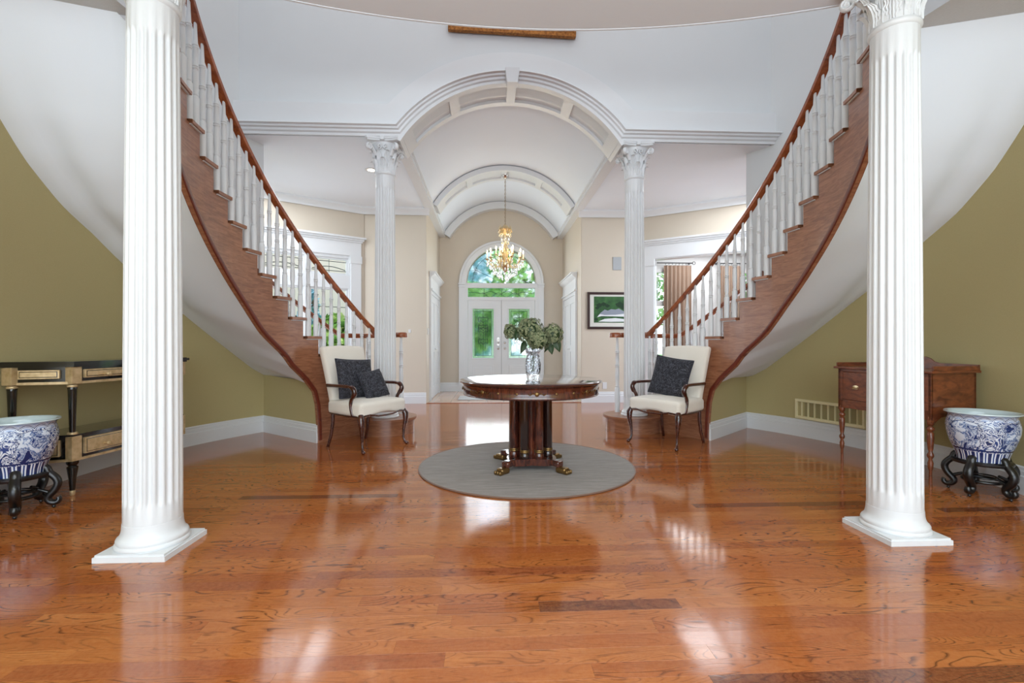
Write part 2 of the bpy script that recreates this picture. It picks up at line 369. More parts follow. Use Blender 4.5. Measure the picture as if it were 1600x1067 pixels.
    def sphere(s, c, r, n=10, T=None, sz=1):
        return s.lathe([(max(r * sin(pi * k / n), 0 if 0 < k < n else 1e-6), -r * sz * cos(pi * k / n)) for k in range(n + 1)], n * 2 if n < 8 else 16, c, T)
    def mesh(s, name, mat, smooth=40, fix=True):
        me = bpy.data.meshes.new(name); me.from_pydata(s.v, [], s.f); me.update()
        if fix and len(s.f) < 60000:
            b = bmesh.new(); b.from_mesh(me); bmesh.ops.recalc_face_normals(b, faces=b.faces); b.to_mesh(me); b.free()
        if s.uv:
            L = me.uv_layers.new(name='UVMap')
            for p in me.polygons:
                u = s.uv.get(p.index)
                if not u: continue
                d = {v: q for v, q in zip(s.f[p.index], u)}
                for li in p.loop_indices: L.data[li].uv = d[me.loops[li].vertex_index]
        if smooth is not None:
            me.shade_smooth(); me.set_sharp_from_angle(angle=RAD(smooth))
        if mat is not None: me.materials.append(M[mat] if isinstance(mat, str) else mat)
        return me
    def build(s, name, mat, parent=None, smooth=40, loc=(0, 0, 0), rot=(0, 0, 0), fix=True):
        return link(name, s.mesh(name, mat, smooth, fix), parent, loc, rot)

def link(name, me, parent=None, loc=(0, 0, 0), rot=(0, 0, 0), scale=(1, 1, 1)):
    o = bpy.data.objects.new(name, me); COL.objects.link(o); o.parent = parent; o.location = loc; o.rotation_euler = rot; o.scale = scale; return o
def thing(name, label, cat, loc=(0, 0, 0), rotz=0, group=None):
    o = bpy.data.objects.new(name, None); COL.objects.link(o); o.location = loc; o.rotation_euler = (0, 0, rotz); o.empty_display_size = .1
    o['label'] = label; o['category'] = cat
    if group: o['group'] = group
    return o
def tag(o, label, cat, group=None):
    o['label'] = label; o['category'] = cat
    if group: o['group'] = group
    return o
def struct(o): o['kind'] = 'structure'; return o
def sempty(name, loc=(0, 0, 0), rotz=0):
    o = bpy.data.objects.new(name, None); COL.objects.link(o); o.location = loc; o.rotation_euler = (0, 0, rotz); o['kind'] = 'structure'; return o
def copy_tree(o, parent=None):
    c = o.copy(); COL.objects.link(c); c.parent = parent
    for ch in list(o.children): copy_tree(ch, c)
    return c
def Tm(loc=(0, 0, 0), rz=0, rx=0, ry=0, sc=1):
    return Matrix.Translation(loc) @ Matrix.Rotation(rz, 4, 'Z') @ Matrix.Rotation(ry, 4, 'Y') @ Matrix.Rotation(rx, 4, 'X') @ Matrix.Scale(sc, 4)
def interp(tab, x):
    if x <= tab[0][0]: return tab[0][1]
    for (a, b), (c, d) in zip(tab, tab[1:]):
        if x <= c: return b + (d - b) * (x - a) / (c - a)
    return tab[-1][1]

# ------------------------------------------------------------------ plan constants
CY = 3.9; RO = 3.62; RI = 2.45; STEP = 4.6; RISE = .193; CEIL = 3.2; SIDE = 3.52; TOP = 6.2
def pol(side, R, phi, z=0): return (side * R * cos(RAD(phi)), CY + R * sin(RAD(phi)), z)
def wpol(side, R, phi, z=0):
    if phi < -21:      # beyond the stair the wall runs straight on towards and past the camera
        a = RAD(-21); return (side * (R * cos(a) + .35 * (-21 - phi) / 39), CY + R * sin(a) - 6.15 * (-21 - phi) / 39, z)
    return (side * R * cos(RAD(phi)), CY + R * sin(RAD(phi)), z)
PHI0 = {-1: 31.4, 1: 29.4}
ZB = [(.6, 0), (.75, .2), (1.2, .42), (2.1, .56), (4.8, .70), (8.7, .84), (11, .96), (17.5, 1.17), (23.3, 1.43), (31.3, 1.75), (44, 2.24), (60, 2.85)]
ZO = [(-2.6, .66), (.5, .77), (6.5, 1.06), (15, 1.45), (24, 1.82), (28, 2.0), (32.5, 2.16), (37.5, 2.40), (41, 2.62), (44, 2.86), (47.5, 3.2), (90, 3.2)]

# ------------------------------------------------------------------ floor with planks
base = MB().box(-8, 8, -3.6, 8.55, -.06, -.006).build('floor', 'subfloor', None, None); struct(base)
PW = .076
def plank_rows():
    y = 1.10; row = 0; rnd = random.Random(5)
    while y < 8.55:
        x = -7.0 - rnd.random() * 1.2
        while x < 7:
            L = rnd.choice([.45, .7, .9, 1.1, 1.3, 1.6, 1.9]) * (0.9 + .2 * rnd.random())
            tone = rnd.random()
            if y <= 1.91 < y + PW:      # the one very dark short board
                if x < -.06 < x + L: L = -.06 - x
                elif abs(x + .06) < 1e-6: L = .58; tone = .1355
            yield row, x, min(x + L, 7.2), y, min(y + PW, 8.55), tone
            x += L
        y += PW; row += 1
def plank_geo(x0, x1, y0, y1, g=.0002, c=.00022):
    x0 += g; x1 -= g; y0 += g; y1 -= g
    vs = [(x0, y0, -.006), (x1, y0, -.006), (x1, y1, -.006), (x0, y1, -.006), (x0, y0, -c), (x1, y0, -c), (x1, y1, -c), (x0, y1, -c),
          (x0 + c, y0 + c, 0), (x1 - c, y0 + c, 0), (x1 - c, y1 - c, 0), (x0 + c, y1 - c, 0)]
    fs = [(8, 9, 10, 11)]
    for a in range(4):
        b = (a + 1) % 4; fs += [(a, b, 4 + b, 4 + a), (4 + a, 4 + b, 8 + b, 8 + a)]
    return vs, fs
rest_v, rest_f, rest_t = [], [], []
cnt = 0
for row, x0, x1, y0, y1, tone in plank_rows():
    near = cnt < 296 and y0 < 5.0 and x1 > -.26 - 1.17 * (y0 + .1) - .2 and x0 < -.26 + 1.24 * (y0 + .1) + .2 and x1 > -3.6 and x0 < 3.6
    if row == 8 and x0 < .75 < x1: pass
    vs, fs = plank_geo(x0, x1, y0, y1)
    if near:
        me = bpy.data.meshes.new('plank'); me.from_pydata(vs, [], fs)
        a = me.attributes.new('tone', 'FLOAT', 'FACE'); a.data.foreach_set('value', [tone] * len(fs))
        me.materials.append(M['plank']); link('plank', me, base); cnt += 1
    else:
        o = len(rest_v); rest_v += vs; rest_f += [tuple(i + o for i in f) for f in fs]; rest_t += [tone] * len(fs)
me = bpy.data.meshes.new('plank_field'); me.from_pydata(rest_v, [], rest_f)
a = me.attributes.new('tone', 'FLOAT', 'FACE'); a.data.foreach_set('value', rest_t)
me.materials.append(M['plank']); o = link('plank_field', me, base); o['kind'] = 'stuff'
# darker single board as in the photo
struct(MB().box(-1.5, 1.5, 8.55, 10.85, -.06, .0).build('floor_tile', 'tile', None, None))
struct(MB().box(-1.42, 1.42, 8.52, 8.58, -.01, .008).build('trim_threshold', 'rail_oak', None, None))

# ------------------------------------------------------------------ rotunda outer walls
BASESEC = [(0, 0), (.02, 0), (.02, .128), (.013, .134), (.013, .165), (.007, .172), (.007, .19), (0, .2)]
def rotunda(side):
    nm = 'left' if side < 0 else 'right'; p0 = PHI0[side]; N = 60; PH = [33 - (33 + 72) * k / N for k in range(N + 1)]
    PH = [ph for ph in PH if ph > -21] + [-21, -45, -60]; N = len(PH) - 1
    lo = MB(); hi = MB(); vsl = []; vsh = []
    for ph in PH:
        zs = interp(ZO, p0 - ph); x, y, _ = wpol(side, RO, ph)
        vsl += [(x, y, 0), (x, y, zs)]; vsh += [(x, y, zs), (x, y, TOP)]
    fs = [(2 * i, 2 * i + 2, 2 * i + 3, 2 * i + 1) for i in range(N)]
    for mb, vs, z1 in ((lo, vsl, 0), (hi, vsh, 1)):
        mb.add(vs, fs)
        n0 = len(mb.v); out = []
        for k, ph in enumerate(PH):
            x, y, _ = wpol(side, RO + .12, ph); out += [(x, y, vs[2 * k][2]), (x, y, vs[2 * k + 1][2])]
        mb.add(out, fs)
        mb.add([vs[0], vs[1], out[1], out[0]], [(0, 1, 2, 3)])
        mb.add([vs[-2], vs[-1], out[-1], out[-2]], [(0, 1, 2, 3)])
    struct(lo.build('wall_' + nm, 'olive', None, 30)); struct(hi.build('wall_upper_' + nm, 'white_wall', None, 30))
    # radial closing wall under the low end of the stair
    a = pol(side, RO, 33); b = pol(side, 2.48, 30.75 if side < 0 else 28.75)
    r = MB(); n = 14; top = []; bot = []
    for k in range(n + 1):
        t = k / n; x = a[0] + (b[0] - a[0]) * t; y = a[1] + (b[1] - a[1]) * t; z = .70 - .05 * t
        bot.append((x, y, 0)); top.append((x, y, z))
    r.add(bot + top, [(i, i + 1, n + 2 + i, n + 1 + i) for i in range(n)])
    dv = Vector((b[1] - a[1], a[0] - b[0], 0)).normalized() * .03 * (1 if side > 0 else -1)
    if dv.y < 0: dv = -dv
    r.add([Vector(p) + dv for p in bot + top], [(i, i + 1, n + 2 + i, n + 1 + i) for i in range(n)])
    struct(r.build('wall_closing_' + nm, 'olive', None, 30))
    # baseboard, mitred round the corner; sweep side = tangent x up
    path = [wpol(side, RO, ph) for ph in PH[::-1]] + [b]
    if side < 0: sec = BASESEC
    else: sec = [(-x, z) for x, z in BASESEC]
    struct(MB().sweep(path, sec).build('baseboard_' + nm, 'white_trim', None, 30))
for s in (-1, 1): rotunda(s)

# ceiling of the near room with the curved balcony edge
arc = []
xs = [-2.62 + 5.24 * k / 40 for k in range(41)]
edge = [(x, -2.85 + sqrt(max(0, 36 - (x - .02) ** 2))) for x in xs]
def radial(side, R, u=47.5): return pol(side, R, PHI0[side] - u)
c = MB()
poly = [(-8, -3.6), (8, -3.6), (8, radial(1, 3.72)[1])] + [radial(1, 3.72)[:2], radial(1, 2.7)[:2]] + edge[::-1] + [radial(-1, 2.7)[:2], radial(-1, 3.72)[:2], (-8, radial(-1, 3.72)[1])]
n = len(edge)
c.add([(x, y, CEIL) for x, y in edge] + [(x, -3.6, CEIL) for x, y in edge], [(i, i + 1, n + i + 1, n + i) for i in range(n - 1)])
for sg in (-1, 1):
    a_, b_ = radial(sg, 2.66), radial(sg, 3.72); e_ = edge[-1] if sg > 0 else edge[0]
    c.add([(e_[0], e_[1], CEIL), (a_[0], a_[1], CEIL), (b_[0], b_[1], CEIL), (sg * 8, b_[1], CEIL), (sg * 8, -3.6, CEIL), (e_[0], -3.6, CEIL)], [(0, 1, 2, 5), (2, 3, 4, 5)])
struct(c.build('ceiling', 'shaded_ceiling', None, None))
# balcony underside beyond the columns: same plaster, its daylight put into a lighter colour; its rim
rim = MB(); rim.sweep([(x, y, 0) for x, y in edge], [(-.002, CEIL - .006), (-.002, CEIL + .30), (.012, CEIL + .30), (.012, CEIL - .006)])
struct(rim.build('trim_balcony', 'ceiling', None, 30))
und = MB(); n = len(edge)
und.add([(x, y, CEIL - .003) for x, y in edge] + [(x, 2.45 + .0 * x, CEIL - .003) for x, y in edge], [(i, i + 1, n + i + 1, n + i) for i in range(n - 1)])
struct(und.build('ceiling_balcony', 'ceiling', None, None))
up = MB(); up.box(-8, 8, -3.6, 1.0, CEIL + .27, CEIL + .275); up.add([(x, y, CEIL + .272) for x, y in edge] + [(x, 1.0, CEIL + .272) for x, y in edge], [(i, i + 1, n + i + 1, n + i) for i in range(n - 1)])
struct(up.build('floor_upper', 'rail_oak', None, None))
# upper shell
us = MB(); us.box(-5, 5, -3.6, 6.0, TOP, TOP + .1); struct(us.build('ceiling_upper', 'ceiling', None, None))

# ------------------------------------------------------------------ far arch wall
YA = 5.57; YB = 5.87; AC = 2.60
def arch_strip(mb, r0, r1, xlim, y0, y1, cz, n=48):
    pass
def wall_with_arch():
    m = MB(); xs = [-3.55, -3.0, -2.4, -1.8] + [-1.32 + 2.64 * k / 48 for k in range(49)] + [1.8, 2.4, 3.0, 3.55]
    zb = [3.55 if abs(x) > 1.321 else max(3.50, AC + sqrt(max(0, 1.60 ** 2 - x * x))) for x in xs]
    n = len(xs)
    for y in (YA + .03, YB):
        m.add([(x, y, z) for x, z in zip(xs, zb)] + [(x, y, TOP) for x in xs], [(i, i + 1, n + i + 1, n + i) for i in range(n - 1)])
    m.add([(x, YA + .03, z) for x, z in zip(xs, zb)] + [(x, YB, z) for x, z in zip(xs, zb)], [(i, i + 1, n + i + 1, n + i) for i in range(n - 1)])
    return m
struct(wall_with_arch().build('wall_back', 'white_wall', None, None))
# projecting flat band (straight, arched, straight)
def band():
    m = MB(); cz = 2.57; pts = []
    lo = [(-3.5, 3.60)] ; hi = [(-3.5, 3.89)]
    a1 = atan2(3.60 - cz, -1.34); a2 = atan2(3.60 - cz, 1.34)
    b1 = atan2(3.89 - cz, -1.46); b2 = atan2(3.89 - cz, 1.46); n = 48
    for k in range(n + 1):
        a = a1 + (a2 - a1) * k / n; b = b1 + (b2 - b1) * k / n
        lo.append((1.69 * cos(a), cz + 1.69 * sin(a))); hi.append((1.967 * cos(b), cz + 1.967 * sin(b)))
    lo.append((3.5, 3.60)); hi.append((3.5, 3.89)); N = len(lo)
    V = [(x, YA - .03, z) for x, z in lo] + [(x, YA - .03, z) for x, z in hi] + [(x, YA + .04, z) for x, z in hi] + [(x, YA + .04, z) for x, z in lo]
    F = []
    for i in range(N - 1):
        for q in range(3): F.append((q * N + i, q * N + i + 1, (q + 1) * N + i + 1, (q + 1) * N + i))
    m.add(V, F); return m, lo
bm_, lo_path = band()
struct(bm_.build('trim_band', 'white_trim', None, 25))
# cornice moulding under it; swept in the XZ plane, 'up' is -Y (towards the room)
sec = [(-.005, .0), (-.005, .10), (-.02, .105), (-.03, .075), (-.05, .07), (-.06, .045), (-.085, .04), (-.1, .02), (-.13, .015), (-.13, 0)]
sec = [((abs(x) - .005) / .125 * .118 - .035, z * .95) for x, z in sec]
struct(MB().sweep([(x, YA - .0, z) for x, z in lo_path], sec, up=(0, -1, 0)).build('trim_cornice', 'white_trim', None, 35))
ks = MB(); T = Matrix.Identity(4)
ks.add([(-.085, YA - .15, 4.29), (.085, YA - .15, 4.29), (.062, YA - .13, 4.13), (-.062, YA - .13, 4.13), (-.085, YA, 4.29), (.085, YA, 4.29), (.062, YA, 4.13), (-.062, YA, 4.13)],
       [(0, 1, 2, 3), (4, 7, 6, 5), (0, 4, 5, 1), (1, 5, 6, 2), (2, 6, 7, 3), (3, 7, 4, 0)])
struct(ks.build('trim_keystone', 'white_trim', None, None))
def rib(name, r, cz, xe, y0, y1, mat='white_trim', panels=((-.86, -.50), (-.42, -.035), (.035, .42), (.50, .86)), back=.05, edge_w=.09, face=True):
    """arched rib with recessed soffit panels; angles measured from the crown"""
    ae = math.asin(min(.999, xe / r)); root = sempty(name)
    def arcgeo(mb, rr, ya, yb, a0, a1, depth, n=40):
        k = max(2, int(n * abs(a1 - a0) / (2 * ae))); V = []
        for i in range(k + 1):
            a = a0 + (a1 - a0) * i / k
            for R_ in (rr, rr + depth):
                V += [(R_ * sin(a), ya, cz + R_ * cos(a)), (R_ * sin(a), yb, cz + R_ * cos(a))]
        F = []
        for i in range(k):
            o = 4 * i; F += [(o, o + 1, o + 5, o + 4), (o + 2, o + 6, o + 7, o + 3), (o, o + 4, o + 6, o + 2), (o + 1, o + 3, o + 7, o + 5)]
        F += [(0, 2, 3, 1), (4 * k, 4 * k + 1, 4 * k + 3, 4 * k + 2)]
        mb.add(V, F)
    b = MB(); arcgeo(b, r + .035, y0 + .004, y1 - .004, -ae, ae, back - .004); b.build('soffit_ground', mat, root, 30)
    fr = MB(); arcgeo(fr, r, y0, y0 + edge_w, -ae, ae, .036 + back); arcgeo(fr, r, y1 - edge_w, y1, -ae, ae, .036 + back)
    ed = [-1] + [q for p in panels for q in p] + [1]
    for i in range(0, len(ed), 2):
        arcgeo(fr, r + .0005, y0 + edge_w, y1 - edge_w, ed[i] * ae, ed[i + 1] * ae, .037)
    fr.build('soffit_frame', mat, root, 30); return root
rib('trim_front_arch', 1.575, AC, 1.32, YA - .02, 6.08)
VC = 2.783; VR = 1.527
rib('trim_second_arch', 1.427, VC, 1.21, 8.42, 8.95)
rib('trim_end_arch', 1.36, VC, 1.17, 10.55, 10.75, panels=((-.5, -.499),), edge_w=.05, back=.12)
v = MB(); ae = math.asin(1.29 / VR)
v.grid(lambda u, t: (VR * sin(-ae + 2 * ae * u), 5.9 + (10.80 - 5.9) * t, VC + VR * cos(-ae + 2 * ae * u)), 48, 8)
struct(v.build('ceiling_vault', 'ceiling', None, 60))
for s in (-1, 1):
    b = MB(); x0, x1 = sorted((s * 1.285, s * 1.43)); b.box(x0, x1, YA + .012, 10.745, 3.502, 3.62)
    x0, x1 = sorted((s * 1.27, s * 1.31)); b.box(x0, x1, YA + .3, 10.75, 3.56, 3.60)
    struct(b.build('trim_beam_' + ('left' if s < 0 else 'right'), 'white_trim', None, None))
    c = MB(); x0, x1 = sorted((s * 1.40, s * 8)); c.box(x0, x1, YA + .034, 12.2, SIDE, SIDE + .05)
    struct(c.build('ceiling_side_' + ('left' if s < 0 else 'right'), 'ceiling', None, None))
    c = MB(); x0, x1 = sorted((s * 3.3, s * 8)); c.box(x0, x1, 1.0, YB, SIDE, SIDE + .05)
    if s < 99:
        pass

# ------------------------------------------------------------------ hall walls
HC = 8.53
def panel_wall(mb, pts, z0, z1, th=.12, flip=False):
    for a, b in zip(pts, pts[1:]):
        a = Vector((a[0], a[1], 0)); b = Vector((b[0], b[1], 0)); d = (b - a).normalized(); n = Vector((d.y, -d.x, 0)) * (th if not flip else -th)
        V = [a, b, b + n, a + n]; V = [p + Vector((0, 0, z0)) for p in V] + [p + Vector((0, 0, z1)) for p in V]
        mb.add(V, [(0, 1, 2, 3), (4, 5, 6, 7), (0, 1, 5, 4), (1, 2, 6, 5), (2, 3, 7, 6), (3, 0, 4, 7)])
TX, TY = .841, -.541
def AW(side, s, z=0, off=0):     # point on the angled side wall; off = towards the foyer
    return (side * (2.54 + TX * s - off * .541), 8.5 + TY * s - off * .841, z)
for s in (-1, 1):
    nm = 'left' if s < 0 else 'right'
    m = MB()
    x0, x1 = sorted((s * 1.415, s * 1.53)); m.box(x0, x1, HC, 10.80, 0, 3.56)
    struct(m.build('wall_hall_' + nm, 'beige', None, None))
    m = MB(); x0, x1 = sorted((s * 1.42, s * 2.56)); m.box(x0, x1, HC - .005, HC + .1, 0, 3.53)
    struct(m.build('wall_facing_' + nm, 'beige', None, None))
    # crown of the side room
    CR = [(0, 0), (0, -.12), (.02, -.12), (.03, -.09), (.07, -.05), (.09, -.03), (.09, 0)]
    P = [(s * 1.36, HC - .02, SIDE), AW(s, 0.0, SIDE, .01), AW(s, 5.4, SIDE, .01)]
    sec = [(x if s > 0 else -x, z) for x, z in CR]
    sec = [(x, z) for x, z in sec]
    struct(MB().sweep(P, sec).build('trim_crown_' + nm, 'white_trim', None, 35))
    P = [(s * 1.45, HC, 0), AW(s, 0, 0), AW(s, .03 if s > 0 else .03, 0)]
    struct(MB().sweep([(s * 1.415, HC - .004, 0), (s * 2.54, HC - .004, 0)], [(x if s > 0 else -x, z) for x, z in BASESEC]).build('baseboard_facing_' + nm, 'white_trim', None, 30))
    struct(MB().sweep([(s * 1.415, 10.72, 0), (s * 1.415, 10.64, 0)], [(x if s > 0 else -x, z) for x, z in BASESEC]).build('baseboard_hall_' + nm, 'white_trim', None, 30))
    x0, x1 = sorted((s * 1.415, s * .97))
    struct(MB().sweep([(x0, 10.72, 0), (x1, 10.72, 0)], [(x, z) for x, z in BASESEC]).build('baseboard_entry_' + nm, 'white_trim', None, 30))
# end wall with arched opening
m = MB(); xs = [-1.5, -.86] + [-.80 + 1.6 * k / 36 for k in range(37)] + [.86, 1.5]
zb = [0, 0] + [2.47 + sqrt(max(0, .8 ** 2 - x * x)) for x in xs[2:-2]] + [0, 0]
# jamb columns go to the floor; between +-.86 the opening
V = []; F = []
def quadcol(xa, xb, za, zb_, y): return [(xa, y, za), (xb, y, zb_), (xb, y, 4.5), (xa, y, 4.5)]
for i in range(len(xs) - 1):
    za, zc = zb[i], zb[i + 1]
    if i == 1: za = zc = 2.47
    if i == len(xs) - 3: za = zc = 2.47
    if i == 0 or i == len(xs) - 2: za = zc = 0
    for y in (10.74, 10.9):
        m.add(quadcol(xs[i], xs[i + 1], za, zc, y), [(0, 1, 2, 3)])
struct(m.build('wall_entry', 'beige', None, None))

# ------------------------------------------------------------------ entrance doors
D = sempty('door_1', (0, 10.70, 0))
m = MB()
casing = [(-.97, 0), (-.97, 2.44)]
# pilaster casings, impost, arched casing
for s in (-1, 1):
    x0, x1 = sorted((s * .84, s * .97)); m.box(x0, x1, -.03, .06, 0, 2.38); m.box(x0 - .01, x1 + .01, -.045, .06, 2.38, 2.41); m.box(x0 - .012, x1 + .012, -.05, .06, 2.43, 2.47)
    m.box(x0, x1, -.03, .06, 2.41, 2.43); m.box(x0 - .005, x1 + .005, -.04, .06, 0, .22)
n = 40
V = []
for k in range(n + 1):
    a = pi * k / n
    for R_, y in ((.80, .06), (.80, -.02), (.83, -.03), (.91, -.03), (.92, -.045), (.965, -.045), (.965, .06)): V.append((R_ * cos(a), y, 2.47 + R_ * sin(a)))
m.add(V, [(7 * i + q, 7 * i + (q + 1) % 7, 7 * i + 7 + (q + 1) % 7, 7 * i + 7 + q) for i in range(n) for q in range(7)])
m.box(-.84, .84, -.02, .07, 2.36, 2.47)       # rail under fanlight
m.box(-.84, .84, -.02, .07, 2.08, 2.15)       # rail under transom
for s in (-1, 1):
    x0, x1 = sorted((s * .77, s * .842)); m.box(x0, x1, -.017, .073, 0.001, 2.42)
m.box(-.84, .84, -.02, .08, 0, .02)
m.build('door_frame', 'white_trim', D, 40)
MB().box(-.03, .03, .046, .055, .02, 2.08).build('door_astragal', 'dark_gap', D, None)  # grey strip behind the leaves: the gap's shade is put into its colour
# fanlight
g = MB(); pts = [(.795 * cos(pi * k / 40), .02, 2.47 + .795 * sin(pi * k / 40)) for k in range(41)]
g.add(pts + [(0, .02, 2.47)], [(i, i + 1, 41) for i in range(40)]); fl = g.build('fanlight_pane', 'textured_glass', D, None)
ld = MB()
ld.tube([(.66 * cos(pi * k / 30), .012, 2.49 + .66 * sin(pi * k / 30)) for k in range(31)], .004, 5)
ld.tube([(.2 * cos(pi * k / 16), .012, 2.49 + .2 * sin(pi * k / 16)) for k in range(17)], .004, 5)
for a in (25, 50, 75, 105, 130, 155): ld.tube([(.2 * cos(RAD(a)), .012, 2.49 + .2 * sin(RAD(a))), (.66 * cos(RAD(a)), .012, 2.49 + .66 * sin(RAD(a)))], .004, 5)
ld.build('fanlight_leading', 'dark_lead', fl)
g = MB().box(-.765, .765, .015, .022, 2.16, 2.35); tp = g.build('transom_pane', 'textured_glass', D, None)
ld = MB()
for k in range(25):
    pass
ld.tube([(-.74 + 1.48 * k / 40, .008, 2.25 + .05 * sin(k * .6) * (1 - abs(k - 20) / 22)) for k in range(41)], .0045, 5)
ld.tube([(-.45 + .9 * k / 30, .008, 2.2 + .05 * cos(k * .5)) for k in range(31)], .0045, 5)
for x in (-.4, 0, .4): ld.tube([(x, .008, 2.165), (x, .008, 2.345)], .0045, 5)
ld.build('transom_leading', 'dark_lead', tp)
for s in (-1, 1):
    lf = MB(); x0, x1 = sorted((s * .003, s * .765))
    gx0, gx1 = sorted((s * .17, s * .64)) if s > 0 else (-.66, -.18)
    zb0, zb1 = .76, 1.88
    lf.box(x0, x1, 0, .045, .02, zb0); lf.box(x0, x1, 0, .045, zb1, 2.08); lf.box(x0, gx0, 0, .045, zb0, zb1); lf.box(gx1, x1, 0, .045, zb0, zb1)
    leaf = lf.build('door_leaf', 'white_trim', D, None)
    fr = MB()
    for (a, b, c_, d_) in ((gx0 - .03, gx1 + .03, zb0 - .03, zb0), (gx0 - .03, gx1 + .03, zb1, zb1 + .03), (gx0 - .03, gx0, zb0, zb1), (gx1, gx1 + .03, zb0, zb1)): fr.cbox(a, b, -.016, 0, c_, d_, .006)
    fr.cbox(gx0, gx1, -.008, 0, .16, .60, .006); fr.cbox(gx0 + .05, gx1 - .05, -.014, 0, .21, .55, .006)
    fr.build('raised_moulding', 'white_trim', leaf, None)
    bw = .05
    bv = MB()
    for (a, b, c_, d_) in ((gx0, gx1, zb0, zb0 + bw), (gx0, gx1, zb1 - bw, zb1), (gx0, gx0 + bw, zb0 + bw, zb1 - bw), (gx1 - bw, gx1, zb0 + bw, zb1 - bw)): bv.box(a, b, .015, .025, c_, d_)
    bv.build('bevelled_border_glass', 'bevel_glass', leaf, None)
    pn = MB().box(gx0 + bw, gx1 - bw, .017, .024, zb0 + bw, zb1 - bw).build('door_glass_pane', 'textured_glass', leaf, None)
    ld = MB(); cx = (gx0 + gx1) / 2; zc = (zb0 + zb1) / 2
    for (a, b) in (((gx0 + bw, zb0 + bw), (gx1 - bw, zb0 + bw)), ((gx1 - bw, zb0 + bw), (gx1 - bw, zb1 - bw)), ((gx1 - bw, zb1 - bw), (gx0 + bw, zb1 - bw)), ((gx0 + bw, zb1 - bw), (gx0 + bw, zb0 + bw)),
                   ((cx, zb0), (cx, zb1)), ((cx - .05, zb0 + .2), (cx - .05, zb1 - .25)), ((cx - .09, zb0 + .3), (cx - .09, zb1 - .35)), ((cx + .05, zb0 + .2), (cx + .05, zb1 - .25)), ((cx + .09, zb0 + .3), (cx + .09, zb1 - .35))):
        ld.tube([(a[0], .01, a[1]), (b[0], .01, b[1])], .004, 5)
    for q in (-1, 1):
        for z0 in (zb1 - .32, zb1 - .5, zc, zb0 + .3):
            ld.tube([(cx + q * .11 * sin(pi * k / 12), .01, z0 + .16 * k / 12 + .03 * sin(k)) for k in range(13)], .005, 5)
    ld.build('leaded_design', 'dark_lead', leaf, None)
    h = MB(); hx = s * .085
    hx = -.075 if s < 0 else .075
    Ty = Matrix.Rotation(pi / 2, 4, 'X')
    for z in (1.11, .98): h.lathe([(.0, .035), (.022, .03), (.03, .02), (.03, .0)], 14, (0, 0, 0), Matrix.Translation((hx, 0, z)) @ Ty)
    if s < 0: h.tube([(hx, -.02, 1.2), (hx, -.05, 1.17), (hx, -.055, 1.12), (hx, -.03, 1.06)], [.012, .012, .01, .008], 8); h.box(hx - .022, hx + .022, -.008, 0, 1.05, 1.22)
    h.build('door_handle', 'steel', leaf, 50)
tag_mat = MB().cbox(-.88, .96, 8.98, 9.62, 0.002, .016, .005).build('entry_mat', 'mat', None, None)
tag(tag_mat, 'grey rectangular doormat on the entry tiles before the double doors', 'doormat')

# hall closets
def closet(side, idx):
    r = sempty('door_%d' % idx, (side * 1.41, 0, 0)); m = MB(); q = -side  # q: direction into hall
    def bx(mb, d0, d1, y0, y1, z0, z1):
        a, b = sorted((q * d0, q * d1)); mb.box(a, b, y0, y1, z0, z1)
    Y0, Y1 = 8.92, 10.52
    bx(m, -.01, .035, Y0, Y0 + .11, 0, 2.10); bx(m, -.01, .035, Y1 - .11, Y1, 0, 2.10)
    bx(m, -.01, .03, Y0 + .003, Y1 - .003, 2.04, 2.12); bx(m, -.01, .06, Y0 - .02, Y1 + .02, 2.10, 2.13)
    bx(m, -.01, .03, Y0, Y1, 2.13, 2.34)
    bx(m, -.01, .04, Y0 - .01, Y1 + .01, 0, .2) if False else None
    # cornice
    P = [(0, Y0 - .01, 2.34), (0, Y1 + .01, 2.34)]
    sec = [(0, 0), (.03, 0), (.04, .02), (.09, .06), (.10, .09), (.12, .10), (.12, .12), (0, .12)]
    # tangent +Y, side = t x up = +X ; for left wall into hall is +X
    m.sweep([(p[0], p[1], p[2]) for p in P], [(x * q, z) for x, z in sec])
    # mitred returns
    m.build('door_casing', 'white_trim', r, 35)
    mid = (Y0 + Y1) / 2
    for (a, b, hs) in ((Y0 + .11, mid, 1), (mid, Y1 - .11, -1)):
        lf = MB(); bx(lf, -.008, .0, a + .003, b - .003, .01, 2.04)
        for y0, y1, z0, z1, dd in ((a + .003, a + .11, .012, 2.035, .014), (b - .11, b - .003, .012, 2.035, .014), (a, b, .011, .22, .0132), (a, b, .92, 1.05, .0132), (a, b, 1.9, 2.038, .0132)): bx(lf, 0, dd, y0 + .003, y1 - .003, z0, z1)
        leaf = lf.build('door_leaf', 'white_trim', r, None)
        k = MB(); ky = (b - .05) if hs > 0 else (a + .05)
        k.lathe([(0, .04), (.018, .035), (.024, .022), (.012, .012), (.02, 0)], 12, (0, 0, 0), Matrix.Translation((0, ky, .98)) @ Matrix.Rotation(q * pi / 2, 4, 'Y') @ Matrix.Translation((0, 0, .012)))
        k.build('door_knob', 'white_trim', leaf, 50)
        hg = MB(); hy = (a + .0) if hs > 0 else b
        for z in (.3, 1.1, 1.8): bx(hg, .012, .02, hy - .012, hy + .012, z, z + .09)
        hg.build('hinge', 'steel', leaf, None)
closet(-1, 2); closet(1, 3)

